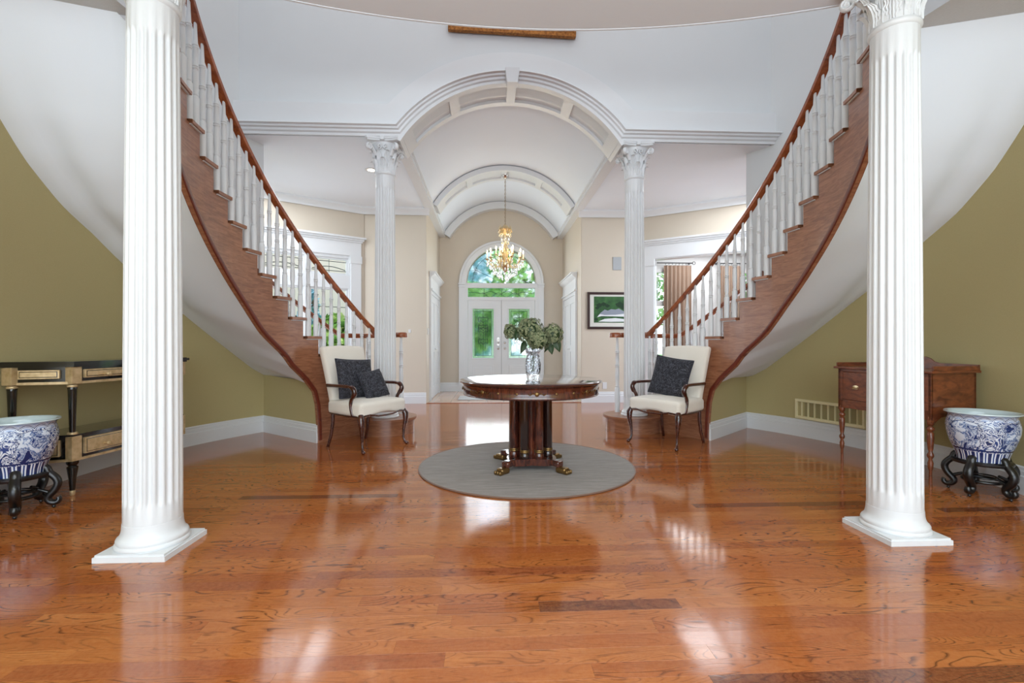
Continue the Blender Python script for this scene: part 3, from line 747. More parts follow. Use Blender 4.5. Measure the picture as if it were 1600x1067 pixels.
# ------------------------------------------------------------------ left window wall and right cased opening
def wall_seg(mb, side, s0, s1, z0, z1, th=.14, off=0):
    P = [AW(side, s0, z0, off), AW(side, s1, z0, off), AW(side, s1, z0, -th), AW(side, s0, z0, -th)]
    Q = [(p[0], p[1], z1) for p in P]; mb.add(P + Q, [(0, 1, 2, 3), (4, 5, 6, 7), (0, 1, 5, 4), (1, 2, 6, 5), (2, 3, 7, 6), (3, 0, 4, 7)])
WS0, WS1 = .22, 2.95
for side, zlow, nm in ((-1, .62, 'left'), (1, 0, 'right')):
    m = MB(); wall_seg(m, side, -.02, WS0, 0, 3.53); wall_seg(m, side, WS1, 5.5, 0, 3.53); wall_seg(m, side, WS0, WS1, 2.63, 3.53)
    if zlow: wall_seg(m, side, WS0, WS1, 0, zlow)
    struct(m.build('wall_angled_' + nm, 'beige', None, None))
    t = MB()
    for a, b in ((.04, WS0), (WS1, WS1 + .18)):
        wall_seg(t, side, a, b, zlow and zlow - .1, 2.50, .14, .03); wall_seg(t, side, a - .012, b + .012, 2.50, 2.63, .14, .045); wall_seg(t, side, a, b, 0 if not zlow else zlow - .1, .2 if not zlow else zlow, .1, .04)
    wall_seg(t, side, .04, WS1 + .18, 2.63, 2.87, .02, .03)
    wall_seg(t, side, .02, WS1 + .2, 2.87, 2.90, .02, .05); wall_seg(t, side, 0.0, WS1 + .22, 2.90, 2.93, .02, .08); wall_seg(t, side, -.03, WS1 + .25, 2.93, 2.96, .02, .11)
    if not zlow:   # jamb lining
        wall_seg(t, side, WS0 - .005, WS0 + .012, 0, 2.63, .15); wall_seg(t, side, WS1 - .012, WS1 + .005, 0, 2.63, .15); wall_seg(t, side, WS0, WS1, 2.615, 2.635, .15)
    struct(t.build('trim_casing_' + nm, 'white_trim', None, None))
WN = sempty('window_1'); m = MB()
wall_seg(m, -1, WS0, WS1, 2.58, 2.63, .122, .003); wall_seg(m, -1, WS0, WS1, 2.05, 2.28, .121, .002); wall_seg(m, -1, WS0, WS1, .62, .70, .12, .04)
muls = [WS0, .86, 1.50, 2.14, WS1 - .0]
wall_seg(m, -1, WS0, WS0 + .03, .62, 2.63, .12, 0); wall_seg(m, -1, WS1 - .05, WS1, .62, 2.63, .12, 0)
wall_seg(m, -1, .90, .98, .62, 2.63, .12, 0); wall_seg(m, -1, 1.64, 1.72, .62, 2.63, .12, 0); wall_seg(m, -1, 2.30, 2.38, .62, 2.63, .12, 0)
m.build('window_frame', 'white_trim', WN, None)
panes = [(.25, .90), (.98, 1.64), (1.72, 2.30), (2.38, 2.90)]
for a, b in panes:
    for z0, z1 in ((2.28, 2.58), (.70, 2.05)):
        g = MB(); wall_seg(g, -1, a, b, z0, z1, -.055, -.05)
        g = MB(); P = [AW(-1, a, z0, -.05), AW(-1, b, z0, -.05), AW(-1, b, z1, -.05), AW(-1, a, z1, -.05)]; g.add(P, [(0, 1, 2, 3)])
        pane = g.build('window_pane', 'clear_glass', WN, None)
        s_ = MB()
        for qi, (c0, c1, d0, d1) in enumerate(((a, a + .035, z0, z1), (b - .035, b, z0, z1), (a, b, z0, z0 + .035), (a, b, z1 - .035, z1))): wall_seg(s_, -1, c0, c1, d0, d1, .07 + qi * .001, -.03 + qi * .001)
        s_.build('sash', 'white_trim', pane, None)
        l_ = MB()
        if z0 > 2:
            def P2(s, z): return AW(-1, s, z, -.04)
            mid = (a + b) / 2
            l_.tube([P2(mid, z0 + .03), P2(mid, z1 - .03)], .004, 5); l_.tube([P2(a + .03, z1 - .07), P2(b - .03, z1 - .07)], .006, 5); l_.tube([P2(a + .03, z0 + .07), P2(b - .03, z0 + .07)], .006, 5)
            l_.tube([P2(a + .05 + (b - a - .1) * k / 20, z0 + .09 + .05 * sin(pi * k / 20)) for k in range(21)], .007, 5)
        else:
            l_.tube([AW(-1, a + .03, 1.72, -.04), AW(-1, b - .03, 1.72, -.04)], .006, 5)
        l_.build('leading', 'dark_lead', pane, None)

# far room on the right, seen through the cased opening
m = MB()
FY = 11.35
def fw(x0, x1, z0, z1): m.box(x0, x1, FY, FY + .14, z0, z1)
fw(1.55, 3.1, 0, SIDE); fw(3.1, 4.15, 0, .35); fw(3.1, 4.15, 2.92, SIDE); fw(4.15, 5.75, 0, SIDE); fw(5.75, 7.0, 0, .35); fw(5.75, 7.0, 2.92, SIDE); fw(7.0, 8, 0, SIDE)
struct(m.build('wall_far_room', 'white_wall', None, None))
struct(MB().box(7.9, 8.0, 5, 12, 0, SIDE).box(1.53, 1.60, 8.6, 11.35, 0, SIDE).build('wall_far_side', 'white_wall', None, None))
struct(MB().box(1.55, 8, 8.56, 11.5, -.05, -.001).build('floor_far_room', 'plank', None, None))
for k, (a, b) in enumerate(((3.1, 4.15), (5.75, 7.0))):
    W = sempty('window_%d' % (k + 2)); f_ = MB()
    for qi, (x0, x1, z0, z1) in enumerate(((a, a + .06, .35, 2.92), (b - .06, b, .35, 2.92), (a, b, .35, .43), (a, b, 2.84, 2.92), (a, b, 2.02, 2.14), ((a + b) / 2 - .03, (a + b) / 2 + .03, .35, 2.92))): f_.box(x0, x1, FY - .02 - qi * .0012, FY + .1 + qi * .0012, z0, z1)
    for c_ in ((a * 3 + b) / 4, (a + b * 3) / 4):
        f_.tube([(c_ + .2 * cos(pi * q / 12), FY + .04, 2.5 + .28 * sin(pi * q / 12)) for q in range(13)], .012, 5); f_.tube([(c_, FY + .04, 2.14), (c_, FY + .04, 2.84)], .008, 5)
    f_.build('window_frame', 'white_trim', W, None)
    g = MB(); g.add([(a, FY + .05, .4), (b, FY + .05, .4), (b, FY + .05, 2.9), (a, FY + .05, 2.9)], [(0, 1, 2, 3)]); g.build('window_pane', 'clear_glass', W, None)
def curtain_panel(x0, x1, z0, z1, label, rodx):
    t = thing('curtain', label, 'curtain', ((x0 + x1) / 2, FY - .12, 0), 0, None); w_ = x1 - x0; m = MB(); n = 60
    def fn(u, v): return ((u - .5) * w_ * (1 + .0 * v), .035 * sin(u * w_ * 62 + .6 * sin(v * 3)) * (1 - .5 * v) + .01 * sin(u * 40), z0 + (z1 - z0) * v)
    m.grid(fn, n, 8); m.build('curtain_fabric', 'curtain', t, 180)
    rm = MB().tube([(0, .02 * cos(a), .02 * sin(a)) for a in [2 * pi * i / 10 for i in range(10)]], .003, 5, closed=True).mesh('curtain_ring', 'dark_lead', 60)
    for k in range(8): link('curtain_ring', rm, t, (-w_ / 2 + w_ * (k + .5) / 8, 0, z1 + .035))
    return t
curtain_panel(3.98, 4.66, .03, 3.0, 'brown striped curtain hanging nearest the fluted column, through the right opening', 0)
curtain_panel(5.36, 5.92, .03, 3.0, 'brown striped curtain further right, seen between the right stair balusters', 0)
for (x0, x1, lb) in ((3.0, 4.70, 'dark curtain rod with ring finial ending left of the stair'), (5.26, 7.2, 'dark curtain rod behind the right stair balusters')):
    r = MB(); r.tube([(x0, 0, 0), (x1, 0, 0)], .014, 8); rr = thing('curtain_rod', lb, 'curtain rod', (0, FY - .12, 3.06))
    r.build('rod', 'dark_lead', rr)
    fnl = MB(); e = x1 if x0 < 4 else x0; fnl.tube([(e + .035 * cos(a) + .03, 0, .035 * sin(a)) for a in [2 * pi * i / 14 for i in range(14)]], .008, 6, closed=True); fnl.build('finial', 'dark_lead', rr)
    for bx_ in (x0 + .05, x1 - .07): MB().box(bx_, bx_ + .02, 0, .12, -.01, .01).build('bracket', 'dark_lead', rr, None)

# ------------------------------------------------------------------ outdoors
struct(MB().box(-40, 40, 10.9, 60, -.3, -.2).box(-40, -6.3, -4, 10.9, -.3, -.2).build('ground', 'grass', None, None))
struct(MB().box(-2.4, 2.4, 10.9, 13, -.2, -.02).build('floor_porch', 'porch', None, None))
def leaves(n, fn, size, rnd):
    V = []; F = []
    for _ in range(n):
        p = Vector(fn(rnd)); a = Vector((rnd.uniform(-1, 1), rnd.uniform(-1, 1), rnd.uniform(-1, 1))).normalized(); b = a.orthogonal().normalized(); s = size * rnd.uniform(.6, 1.3)
        o = len(V); V += [p - a * s, p + b * s * .5, p + a * s, p - b * s * .5]; F.append((o, o + 1, o + 2, o + 3))
    m = MB(); m.add(V, F); return m
def tree(x, y, h, r, label, mat='tree_leaf', conif=False, seed=1, n=2600):
    rnd = random.Random(seed); t = thing('tree', label, 'tree', (x, y, -.2)); k = MB()
    k.tube([(0, 0, 0), (.03, .02, h * .35), (0, .05, h * .8)], [.16, .12, .04], 8)
    for i in range(6):
        a = i * 1.1; z0 = h * (.3 + .08 * i); k.tube([(0, 0, z0), (r * .35 * cos(a), r * .35 * sin(a), z0 + h * .1), (r * .7 * cos(a), r * .7 * sin(a), z0 + h * .16)], [.06, .04, .015], 6)
    k.build('trunk', 'bark', t)
    def fn(q):
        if conif:
            z = q.random() ** 1.4; R_ = r * (1 - z) * sqrt(q.random()); a = q.random() * 2 * pi; return (R_ * cos(a), R_ * sin(a), h * (.06 + .94 * z))
        while True:
            p = (q.uniform(-1, 1), q.uniform(-1, 1), q.uniform(-1, 1)); d = p[0] ** 2 + p[1] ** 2 + p[2] ** 2
            if .25 < d < 1: break
        return (p[0] * r, p[1] * r, h * .62 + p[2] * h * .42)
    f = leaves(n, fn, .16, rnd).build('foliage', mat, t, None, fix=False); f['kind'] = 'stuff'
tree(1.5, 17, 6.0, 1.9, 'green leafy tree outside seen through the right door glass and fanlight', seed=3)
tree(-1.3, 19.5, 3.9, 1.7, 'green leafy tree far outside seen through the left door glass', seed=4)
tree(-1.1, 24.5, 9, 2.6, 'pale blue spruce outside behind the left half of the fanlight', 'spruce', True, 5, 3500)
tree(-5.4, 13.6, 3.1, .75, 'blue green spruce outside the left side window', 'spruce', True, 6)
tree(-4.0, 11.4, 1.9, .6, 'low green shrub tree below the left side window', seed=8, n=1600)
tree(6.4, 21, 8, 2.4, 'green tree outside the far room window on the right', seed=9)
tree(8.4, 16.5, 6, 2, 'green tree outside the far room beyond the second curtain', seed=11)
hw = MB(); T = Matrix.Translation((-9.3, 13.2, 0)) @ Matrix.Rotation(RAD(32), 4, 'Z')
hd = thing('neighbouring_wing', 'peach rendered house wing outside the left side window', 'building', (-7.4, 16.0, 0), RAD(20))
MB().box(-4.0, 2.6, 0, .3, -.2, 5.2).build('rendered_wall', 'rendered', hd, None)
MB().box(-3.3, 2.7, -.35, .4, 5.2, 5.35).build('eave', 'white_trim', hd, None)

# ------------------------------------------------------------------ columns
def fluted_shaft(z0, z1, r0, r1, fz0, fz1, nf=20, per=10):
    m = MB(); n = nf * per
    zs = [z0, fz0 - .03, fz0 - .012, fz0, fz0 + .012, fz0 + .03] + [fz0 + (fz1 - fz0) * k / 6 for k in range(1, 6)] + [fz1 - .03, fz1 - .012, fz1, fz1 + .012, fz1 + .03, z1]
    V = []
    for z in zs:
        t = (z - z0) / (z1 - z0); R = r0 + (r1 - r0) * t ** 1.6
        for k in range(n):
            a = 2 * pi * k / n; ph = (k % per) / per * 2 - 1     # groove centred
            g = max(0, 1 - (ph / .62) ** 2) ** .5 if abs(ph) < .62 else 0
            e = min(1, max(0, (z - fz0 + .03) / .045)) * min(1, max(0, (fz1 + .03 - z) / .045)); e = sqrt(e)
            V.append(((R - .013 * g * e) * cos(a), (R - .013 * g * e) * sin(a), z))
    F = [(i * n + k, i * n + (k + 1) % n, (i + 1) * n + (k + 1) % n, (i + 1) * n + k) for i in range(len(zs) - 1) for k in range(n)]
    m.add(V, F); return m
CAPH = .40
def acanthus(h, wd, curl):
    m = MB()
    def fn(u, v):
        s = (u - .5) * 2; wv = wd * (sin(pi * min(1, .25 + v * .72)) ** .6) * (1 + .14 * cos(v * 26)) * (1 if v < .97 else .6)
        a = v * v * 2.6
        # outward curl at tip
        z = h * (v if v < .75 else .75 + .16 * sin((v - .75) * 4 * pi / 2 * .98) - max(0, v - .9) * .8)
        out = curl * (v ** 3.2) + .012 * (1 - abs(s)) - .008 * abs(sin(s * 9)) + .006
        return (out, s * wv / 2, z)
    m.grid(fn, 12, 14); return m
def capital(parent, z, h):
    root = MB()
    root.lathe([(.118, 0), (.118, .05), (.116, .20), (.125, .28), (.15, .345), (.165, .352)], 32)
    b = root.build('capital_bell', 'white_trim', parent, 40, (0, 0, z)); b.scale = (1, 1, h / CAPH)
    ab = MB(); pts = []
    for q in range(4):
        for k in range(9):
            a = -pi / 4 + q * pi / 2 + (pi / 2) * k / 8; t = abs(k - 4) / 4
            R_ = .165 + .085 * t ** 2.2
            if k == 0 or k == 8: continue
            pts.append((R_ * cos(a), R_ * sin(a)))
        c_ = pi / 4 + q * pi / 2
        pts += [(.262 * cos(c_ - .06), .262 * sin(c_ - .06)), (.262 * cos(c_ + .06), .262 * sin(c_ + .06))]
    ab.prism([(x * .95, y * .95) for x, y in pts], .352, .372); ab.prism(pts, .372, .40)
    for q in range(4):
        ab.rbox(.03, .05, .045, .008, (0, 0, 0), 2, T=Matrix.Rotation(q * pi / 2, 4, 'Z') @ Matrix.Translation((.172, 0, .375)))
    ab.build('abacus', 'white_trim', b, 30)
    if not hasattr(capital, 'lf'):
        capital.lf = [acanthus(.17, .085, .06).mesh('acanthus_leaf', 'white_trim', 60), acanthus(.27, .085, .07).mesh('acanthus_leaf', 'white_trim', 60)]
        v = MB(); path = []; rad = []
        for k in range(34):
            t = k / 33
            if t < .35:
                u = t / .35; path.append((.125 + .085 * u, 0, .20 + .12 * u ** .8)); rad.append(.014)
            else:
                u = (t - .35) / .65; a = pi / 2 - u * 4.1 * pi / 1.0 * .8; R_ = .038 * (1 - u * .72)
                path.append((.215 + R_ * cos(a), 0, .282 + R_ * sin(a))); rad.append(.013 - .004 * u)
        v.tube(path, rad, 8, flat=1.7); v.lathe([(0, .018), (.012, .014), (.012, -.014), (0, -.018)], 10, T=Matrix.Translation((.215, 0, .282)) @ Matrix.Rotation(pi / 2, 4, 'X'))
        capital.vol = v.mesh('corner_volute', 'white_trim', 60)
        v = MB(); path = []; rad = []
        for k in range(20):
            u = k / 19; a = -pi / 2 + u * 2.2 * pi; R_ = .03 * (1 - .6 * u); path.append((.145 + .01 * u, .035 - R_ * cos(a) * .9, .29 + R_ * sin(a))); rad.append(.008)
        v.tube(path, rad, 6); capital.hel = v.mesh('inner_scroll', 'white_trim', 60)
    for k in range(8): link('acanthus_leaf', capital.lf[0], b, (.108 * cos(k * pi / 4), .108 * sin(k * pi / 4), .01), (0, 0, k * pi / 4))
    for k in range(8): link('acanthus_leaf', capital.lf[1], b, (.104 * cos(k * pi / 4 + pi / 8), .104 * sin(k * pi / 4 + pi / 8), .01), (0, 0, k * pi / 4 + pi / 8))
    for k in range(4):
        link('corner_volute', capital.vol, b, (0, 0, 0), (0, 0, pi / 4 + k * pi / 2))
        for sg in (1, -1): link('inner_scroll', capital.hel, b, (0, 0, 0), (0, 0, k * pi / 2), (1, sg, 1))
def column(x, y, z0, z1, label, front, group=None):
    t = thing('fluted_column', label, 'column', (x, y, z0)); H = z1 - z0; ch = .35 if front else .40
    p = MB()
    if front: p.prism([(-.172, -.172), (.172, -.172), (.172, .172), (-.172, .172)], 0, .026); p.prism([(-.165, -.165), (.165, -.165), (.165, .165), (-.165, .165)], .026, .036); p.build('plinth', 'white_trim', t, None); zb = .034
    else: zb = 0
    base_p = [(.158, 0), (.163, .006), (.164, .014), (.160, .022), (.155, .025), (.156, .030), (.157, .038), (.153, .047), (.147, .052), (.141, .060), (.136, .072), (.1325, .090), (.1305, .12)]
    MB().lathe([(r, z + zb) for r, z in base_p], 48).build('column_base', 'white_trim', t, 50)
    zt = H - ch
    fluted_shaft(zb + .11, zt, .1285, .112, zb + .235, zt - .20).build('shaft', 'white_trim', t, 50)
    MB().lathe([(.110, zt - .03), (.118, zt - .024), (.124, zt - .012), (.124, zt - .004), (.118, zt + .006), (.108, zt + .01)], 40).build('astragal', 'white_trim', t, 50)
    capital(t, zt, ch); return t
column(-2.03, 2.545, 0, CEIL, 'large white fluted column at front left, before the gold console', True)
column(2.03, 2.545, 0, CEIL, 'large white fluted column at front right, before the wooden washstand', True)
column(-1.53, 5.73, RISE, 3.522, 'far left white fluted column on the foot of the left stair', False)
column(1.53, 5.73, RISE, 3.522, 'far right white fluted column on the foot of the right stair', False)

# ------------------------------------------------------------------ stairs
def baluster_mesh(h):
    b = h - .80; sq = [(.0175, 0), (.0175, .20 + b), ]
    prof = [(.0185, 0), (.0185, .225 + b * .6), (.014, .238 + b * .6), (.0165, .245 + b * .6), (.0165, .252 + b * .6), (.0125, .262 + b * .6), (.017, .30 + b), (.0175, .34 + b), (.0155, .425 + b), (.0135, .44 + b),
            (.0185, .448 + b), (.0145, .457 + b), (.0185, .466 + b), (.0135, .475 + b), (.0155, .53 + b), (.0135, .60 + b), (.018, .608 + b), (.0135, .617 + b), (.018, .626 + b), (.0135, .64 + b), (.0105, .72 + b), (.0085, .80 + b), (.0085, h)]
    return MB().lathe(prof, 12, sq=lambda i: i < 2, T=Matrix.Diagonal((1.28, 1.28, 1, 1))).mesh('baluster', 'white_trim', 50)
BA, BB = baluster_mesh(.80), baluster_mesh(.895)
RAILSEC = [(-.03, -.03), (-.034, -.012), (-.03, .0), (-.033, .012), (-.026, .026), (-.01, .033), (.01, .033), (.026, .026), (.033, .012), (.03, 0), (.034, -.012), (.03, -.03)]
def staircase(side):
    p0 = PHI0[side]; nm = 'left' if side < 0 else 'right'
    t = thing('curved_staircase', 'curved oak and white staircase sweeping up on the %s side of the foyer' % nm, 'staircase')
    S = lambda R, ph, z: pol(side, R, ph, z)
    def wedge(mb, R0, R1, a0, a1, z0, z1, n=3):
        V = []
        for k in range(n + 1):
            a = a0 + (a1 - a0) * k / n
            for R in (R0, R1):
                for z in (z0, z1): V.append(S(R, a, z))
        F = []
        for k in range(n):
            o = 4 * k; F += [(o, o + 2, o + 6, o + 4), (o + 1, o + 5, o + 7, o + 3), (o, o + 4, o + 5, o + 1), (o + 2, o + 3, o + 7, o + 6)]
        F += [(0, 1, 3, 2), (4 * n, 4 * n + 2, 4 * n + 3, 4 * n + 1)]; mb.add(V, F)
    nos = .62  # nosing overhang in degrees
    for n in range(1, 19):
        ph = p0 - STEP * (n - 6); z = RISE * n; ro = RO - .005 if n < 15 else RI + .2
        if n == 1:
            m = MB()
            bc = (side * 1.53, 5.79); oc = S(3.58, ph - 1, 0)
            wedge(m, 2.42, 3.62, ph, ph - STEP - .6, z - .032, z, 6)
            for (cx_, cy_, r_) in ((bc[0], bc[1], .365), (oc[0], oc[1], .34)):
                m.prism([(cx_ + (r_ - q) * cos(a), cy_ + (r_ - q) * sin(a)) for q in (0,) for a in [2 * pi * k / 48 for k in range(48)]], z - .031, z + .0004)
            m.build('bullnose_tread', 'stair_oak', t, 40)
            m = MB(); wedge(m, 2.44, 3.60, ph - nos, ph - STEP - .6, 0, z - .03, 6)
            for (cx_, cy_, r_) in ((bc[0], bc[1], .335), (oc[0], oc[1], .31)):
                m.prism([(cx_ + r_ * cos(a), cy_ + r_ * sin(a)) for a in [2 * pi * k / 48 for k in range(48)]], 0, z - .03)
            m.build('bullnose_riser', 'stair_oak', t, 40); continue
        ri = RI - .006
        a1 = ph - STEP - .4 if n < 18 else ph - STEP * 1.6
        m = MB(); wedge(m, ri, ro, ph, a1 + nos, z - .028, z - .003, 3)
        wedge(m, ri + .004, ro, ph - .1, a1 + nos, z - .03, z, 3)
        m.build('tread', 'stair_oak', t, 40)
        m = MB(); wedge(m, RI + .02, ro, ph - nos, ph - nos - .5, z - RISE, z - .028, 1); m.build('riser', 'stair_oak', t, None)
        m = MB(); wedge(m, ri + .012, RI + .028, ph - .45, a1 + nos + .1, z - .037, z - .028, 2); m.build('scotia_moulding', 'white_trim', t, None)
    # outer face above floor for the open low part
    def stringer(R, th, umin, umax, zbot, name, mat):
        m = MB()
        n0 = int(umin / STEP + 6 - 1e-6)
        us = []
        n = 1
        while n <= 18:
            ua = STEP * (n - 6) + nos; ub = ua + STEP if n < 18 else ua + STEP * 1.4
            us.append((ua, ub, RISE * n - .028)); n += 1
        for ua, ub, zt in us:
            a, b = max(ua, umin), min(ub, umax)
            if b - a < 1e-4: continue
            cutp = sorted(set([a, b] + [a + (b - a) * k / 3 for k in (1, 2)] + [q[0] for q in ZB if a < q[0] < b]))
            for c0, c1 in zip(cutp, cutp[1:]):
                V = []
                for u in (c0, c1):
                    zz = min(zbot(u), zt - .01)
                    for R_ in (R, R + th): V += [S(R_, p0 - u, zz), S(R_, p0 - u, zt)]
                m.add(V, [(0, 1, 5, 4), (2, 6, 7, 3), (0, 4, 6, 2), (1, 3, 7, 5), (0, 2, 3, 1), (4, 5, 7, 6)])
        return m.build(name, mat, t, 35)
    stringer(RI + .018, .03, -24, 60, lambda u: interp(ZB, u), 'stringer', 'stair_oak')
    stringer(3.575, .03, -24, p0 - 33.7, lambda u: 0, 'outer_stringer', 'stair_oak')
    # moulding along the lower edge
    pth = [S(RI + .018, p0 - u, interp(ZB, u)) for u in [.62, .75, .95, 1.2, 1.6, 2.1] + [3 + k * 1.5 for k in range(38)]]
    ms = [(-.006, -.026), (-.011, -.020), (-.011, .012), (-.004, .018), (.02, .018), (.034, -.026)]
    if side > 0: pass
    mm = MB(); V = []; K = len(ms)
    for i, p in enumerate(pth):
        r = Vector((p[0], p[1] - CY, 0)).normalized()
        d = (Vector(pth[min(i + 1, len(pth) - 1)]) - Vector(pth[max(i - 1, 0)])).normalized(); nrm = r.cross(d).normalized()
        if side > 0: nrm = -nrm
        for a_, b_ in ms: V.append(Vector(p) + r * a_ + nrm * (b_ + .028))
    mm.add(V, [(i * K + q, i * K + (q + 1) % K, (i + 1) * K + (q + 1) % K, (i + 1) * K + q) for i in range(len(pth) - 1) for q in range(K)])
    mm.build('stringer_moulding', 'rail_dark', t, 40)
    # plaster soffit
    so = MB(); NU, NV = 60, 20
    def g(v, u):
        k = min(1, max(0, (u - 18) / 28)); lin_ = v; s = min(1, v / .55); sm = 1 - (1 - s) ** 2.2
        r = (1 - k) * lin_ + k * sm * 1.0
        return r
    def fn(a, v):
        u0 = p0 - 33.3; u = u0 + (48.0 - u0) * a; zi = max(.645, interp(ZB, u)); zo = interp(ZO, u)
        kk = min(1, max(0, (u - 41) / 6.5)); zi2 = zi + (CEIL - zi) * (kk ** 1.5) * min(1, v / .25)
        z = zi2 + (max(zo, zi2) - zi2) * g(v, u)
        dip = .055 * math.exp(-((v - .80) / .10) ** 2) * min(1, max(0, (u - 8) / 20)) * min(1, max(0, (47 - u) / 8))
        z = min(z + dip, CEIL - .002)
        return S(RI + .03 + (RO - RI - .03) * v, p0 - u, z)
    so.grid(fn, NU, NV); so.build('soffit', 'plaster', t, 180)
    # handrails
    def railz(u, h=.765): return RISE * (6 + u / STEP) + h
    def rail(R, umin, umax, lvl, tail, name='handrail'):
        path = []
        u = umax
        while u > umin:
            z = railz(u); z = z if z > lvl + .006 else lvl + .006 * math.exp((z - lvl - .006) / .006)
            path.append(S(R(u), p0 - u, z)); u -= 1.0
        path += tail
        return MB().sweep(path, RAILSEC).build(name, 'rail_oak', t, 50)
    nx, ny = side * 1.39, 6.00
    tail = []
    Rn = lambda u: 2.487 + .08 * min(1, max(0, (-16.5 - u) / 2.5)) 
    ul = -23.0
    e = Vector(S(Rn(ul), p0 - ul, 1.19))
    # scroll onto the newel
    cx_, cy_ = nx, ny
    a0 = atan2(e.y - cy_, e.x - cx_); r0 = (Vector((e.x, e.y)) - Vector((cx_, cy_))).length
    for k in range(1, 22):
        u = k / 21; a = a0 + side * u * 2 * pi * .8; r_ = r0 * (1 - u) ** 1.1 * .85 + .012
        tail.append((cx_ + r_ * cos(a), cy_ + r_ * sin(a), 1.19))
    rail(Rn, ul, 58, 1.19, tail)
    vol = MB(); vol.lathe([(.0, -.03), (.05, -.03), (.06, -.01), (.056, .012), (.045, .03), (.0, .034)], 24, (cx_, cy_, 1.19)); vol.build('rail_volute', 'rail_oak', t, 50)
    # outer rail: from the wall end down to a level run
    Ro = lambda u: 3.54
    ow = S(3.54, p0 + 31, 1.19)
    tail2 = [S(3.54 - .04 * k, p0 + 24 + .5 * k, 1.19) for k in range(1, 9)]
    rail(Ro, -24, 0.5, 1.19, tail2)
    eo = tail2[-1]
    MB().lathe([(.0, -.03), (.05, -.03), (.06, -.01), (.056, .012), (.045, .03), (.0, .034)], 24, (eo[0], eo[1], 1.19)).build('rail_volute', 'rail_oak', t, 50)
    # balusters
    for n in range(2, 19):
        for off, me in ((1.0, BA), (3.3, BB)):
            u = STEP * (n - 6) + off
            if u > 57: continue
            R_ = Rn(u) + .004; zr = railz(u) - .02; zr = max(zr, 1.17)
            hh = zr - RISE * n; o = link('baluster', me, t, S(R_, p0 - u, RISE * n), (0, 0, 0)); o.scale = (1, 1, hh / (.80 if me is BA else .895))
            o.rotation_euler = (0, 0, side * RAD(-(p0 - u)) if side < 0 else RAD(p0 - u))
            if n < 6 and u < -1:
                o = link('baluster', me, t, S(3.54, p0 - u, RISE * n), (0, 0, 0)); o.scale = (1, 1, hh / (.80 if me is BA else .895))
    for (x, y) in [(nx, ny), (nx + side * .16, ny + .02), (nx + side * .10, ny - .11), (eo[0], eo[1])] + [S(3.5, p0 + 23.5, 0)[:2]]:
        o = link('baluster', BB, t, (x, y, RISE)); o.scale = (1.25 if (x, y) == (nx, ny) else 1, 1.25 if (x, y) == (nx, ny) else 1, (1.17 - RISE) / .895)
    return t
for s in (-1, 1): staircase(s)

# ------------------------------------------------------------------ centre table, rug, vase
r = thing('round_rug', 'round grey woven rug under the pedestal table', 'rug', (.06, 4.14, 0))
MB().lathe([(.935, .001), (.938, .009), (.93, .0115), (0, .0118)], 96, cap=False).build('rug_field', 'rug', r, 40)
MB().tube([(.935 * cos(a), .935 * sin(a), .0075) for a in [2 * pi * k / 120 for k in range(120)]], .0065, 8, closed=True).build('rug_binding', 'rug_edge', r, 60)
t = thing('pedestal_table', 'round dark mahogany pedestal table with glossy top on the rug', 'table', (.09, 4.06, .012))
ZT = .758
MB().lathe([(0, ZT - .03), (.585, ZT - .03), (.60, ZT - .026), (.612, ZT - .02), (.615, ZT - .012), (.610, ZT - .004), (.595, ZT), (0, ZT)], 96, cap=False).build('table_top', 'mahogany_top', t, 50)
MB().lathe([(.54, ZT - .125), (.582, ZT - .125), (.588, ZT - .118), (.582, ZT - .112), (.582, ZT - .045), (.588, ZT - .038), (.582, ZT - .03), (.54, ZT - .03)], 96, cap=False).build('apron', 'mahogany', t, 50)
orn = MB()
for k in range(24):
    a = 2 * pi * k / 24; T = Matrix.Rotation(a, 4, 'Z') @ Matrix.Translation((.583, 0, ZT - .075)) @ Matrix.Rotation(pi / 2, 4, 'Y')
    if k % 3: orn.lathe([(0, .005), (.007, .004), (.010, 0)], 8, T=T)
    else:
        orn.lathe([(0, .007), (.013, .005), (.018, 0)], 10, T=T)
        for q in (-1, 1): orn.tube([T @ Vector((0, q * (.02 + .05 * i / 8), .003)) + Vector((0, 0, .008 * sin(i * .9))) for i in range(9)], .0035, 5)
orn.build('brass_inlay', 'aged_brass', t, 50)
for k in range(8):
    a = pi / 8 + 2 * pi * k / 8; R_ = .158
    MB().lathe([(.038, .10), (.042, .11), (.042, .135), (.036, .145), (.038, .15), (.036, .60), (.040, .61), (.042, .625), (.042, .635)], 16, (R_ * cos(a), R_ * sin(a), 0)).build('pedestal_colonette', 'ebony' if k % 2 else 'mahogany', t, 40)
    MB().lathe([(.0385, .150), (.0415, .154), (.0385, .160), (.0415, .168), (.0385, .174)], 16, (R_ * cos(a), R_ * sin(a), 0), cap=False).build('colonette_ring', 'aged_brass', t, 40)
MB().lathe([(.138, .09), (.138, .64)], 8).build('pedestal_core', 'mahogany', t, 20)
MB().lathe([(.2, ZT - .125), (.21, ZT - .115), (.21, ZT - .10), (.0, ZT - .10)], 32).build('pedestal_cap', 'mahogany', t, 40)
bp = MB(); pts = []
for q in range(4):
    c_ = pi / 4 + q * pi / 2
    for k in range(7):
        a = c_ - pi / 4 + (pi / 2) * k / 6; tt = abs(k - 3) / 3; R_ = .27 - .095 * tt ** .8; pts.append((R_ * cos(a) * 1.05, R_ * sin(a) * .95))
bp.prism(pts, .045, .10); bp.build('pedestal_base', 'mahogany', t, 30)
